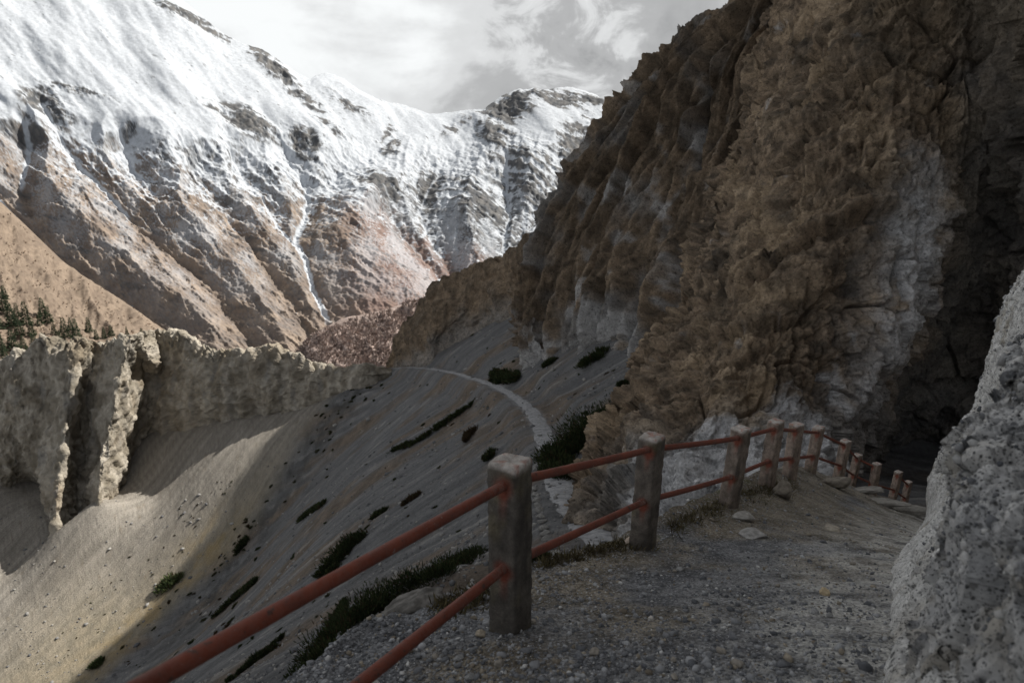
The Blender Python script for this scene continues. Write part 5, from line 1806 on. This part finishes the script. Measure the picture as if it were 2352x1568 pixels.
put_stone(1494, 1424, (0.045, 0.04, 0.035), 'whitish pebble on the trail right of the nearest post', None, 1413, (0.46, 0.44, 0.40), (0.6, 0.57, 0.53))
put_stone(860, 1575, (0.07, 0.06, 0.05), 'pale stone at the bottom edge under the lower rail', None, 1414, (0.36, 0.34, 0.31), (0.5, 0.48, 0.45))

r = np.random.default_rng(77)
sm = [stone_mesh(1450 + k, (0.06, 0.045, 0.035), ((0.13, 0.135, 0.145), (0.2, 0.2, 0.2), (0.22, 0.2, 0.17))[k % 3], ((0.24, 0.245, 0.255), (0.36, 0.36, 0.355), (0.34, 0.31, 0.27))[k % 3], STONE, 2) for k in range(6)]
for i in range(46):
    y = r.uniform(1290, 1565)
    x = r.uniform(np.interp(y, [1290, 1360, 1565], [1260, 1010, 880]), np.interp(y, [1290, 1565], [1990, 1820]))
    o = put_stone(x, y, (0.06, 0.045, 0.035), 'loose grey stone lying among the trail gravel', 'loose stones on the trail', 1500 + i, mesh=sm[i % 6])
    if o:
        s = r.uniform(0.6, 1.15)
        o.scale = (s, s, s)

# edging wall along the outer side of the lower path, seen right of the nearest post
wall = link('stone_edging', None)
tag(wall, 'low crumbling stone edging along the outer side of the lower footpath', 'edging')
for i in range(13):
    t = i / 12
    x = np.interp(t, [0, 0.4, 0.75, 1], [1228, 1243, 1256, 1284])
    y = np.interp(t, [0, 0.4, 0.75, 1], [1125, 1185, 1240, 1292])
    p, n = hit_px(scree_bvh, x, y)
    if p is None:
        continue
    o = link('stone', stone_mesh(1600 + i, (0.35 + 0.25 * math.sin(i * 2.1) ** 2, 0.55, 0.22), (0.14, 0.137, 0.13), (0.25, 0.243, 0.23), STONE, 2), wall)
    o.location = p + np.array([0, 0, 0.06])
    o.rotation_euler = (0.1 * math.sin(i), 0.2, i * 1.3)

# gravel: thousands of small stones, one object
def gravel():
    r = np.random.default_rng(81)
    n = 46000
    inv = r.uniform(1 / 13.0, 1 / 1.9, n)
    Y = 1 / inv
    X = (r.uniform(500, 2250, n) - 1176) / F * Y * 1.1
    Z, inside = near_height(X, Y)
    keep = (inside > -0.5)
    X, Y, Z = X[keep], Y[keep], Z[keep]
    dens = fbm(np.stack([X / 0.6, Y / 0.6, X * 0], -1), 3, 1701)
    left = sstep(1.2, -0.2, X / np.maximum(Y, .1) * 2)
    keep = r.random(len(X)) < (0.35 + 0.5 * left + 0.8 * dens)
    X, Y, Z = X[keep], Y[keep], Z[keep]
    n = len(X)
    v, f = ico()
    size = np.clip(r.lognormal(math.log(0.0049), 0.65, n), 0.003, 0.028) * (0.8 + 0.05 * Y)
    sc = size[:, None] * r.uniform(0.6, 1.3, (n, 3)) * np.array([1, 1, 0.75])
    a = r.uniform(0, 6.283, n)
    jit = 1 + 0.28 * r.normal(size=(n, 12, 1))
    V = v[None] * sc[:, None] * np.clip(jit, 0.5, 1.5)
    c, s = np.cos(a)[:, None], np.sin(a)[:, None]
    V = np.stack([V[..., 0] * c - V[..., 1] * s, V[..., 0] * s + V[..., 1] * c, V[..., 2]], -1)
    V = V + np.stack([X, Y, Z + size * 0.25], -1)[:, None]
    Fc = (np.arange(n)[:, None, None] * 12 + f[None]).reshape(-1, 3)
    k = r.random(n)
    col = mixc((0.11, 0.115, 0.125), (0.40, 0.405, 0.415), k ** 1.5)
    tan = r.random(n) < 0.12
    col = np.where(tan[:, None], mixc((0.16, 0.135, 0.105), (0.34, 0.30, 0.24), k), col)
    wh = r.random(n) < 0.05
    col = np.where(wh[:, None], np.array((0.56, 0.555, 0.54)), col)
    o = tri_obj('gravel', V.reshape(-1, 3), Fc, STONE, False, np.repeat(col[:, None], 12, 1).reshape(-1, 3))
    tag(o, 'loose grey gravel strewn over the trail', 'gravel', kind='stuff')

gravel()

# dry grass and roots on the soil crest by the posts
def grass():
    r = np.random.default_rng(91)
    pts = []
    for i in range(900):
        t = r.choice(3, p=[0.5, 0.3, 0.2])
        if t == 0:
            x = r.uniform(1540, 1830)
            y = np.interp(x, [1540, 1700, 1830], [1205, 1130, 1100]) + abs(r.normal()) * 16
        elif t == 1:
            x = r.uniform(1230, 1500)
            y = np.interp(x, [1230, 1440, 1500], [1292, 1246, 1240]) + abs(r.normal()) * 10
        else:
            x = r.uniform(1000, 1120)
            y = np.interp(x, [1000, 1120], [1400, 1370]) + r.normal() * 14
        p, n = hit_px(trail_bvh, x, y)
        if p is not None and p[1] < 20:
            pts.append(p)
    p = np.repeat(np.array(pts), 4, 0)
    m = len(p)
    p = p + r.normal(size=(m, 3)) * np.array([0.03, 0.03, 0.003])
    dr = r.normal(size=(m, 3)) * 0.8 + np.array([0, 0, 0.9])
    ln = r.uniform(0.03, 0.10, m)
    col = mixc((0.07, 0.055, 0.03), (0.20, 0.17, 0.09), r.random(m))
    V, Fc, C = fronds(p, dr, ln, ln * 0.05, col, 91)
    o = tri_obj('dry_grass', V, Fc, JUNI, False, C)
    tag(o, 'short dry grass and roots on the trail edge', 'grass', kind='stuff')

grass()
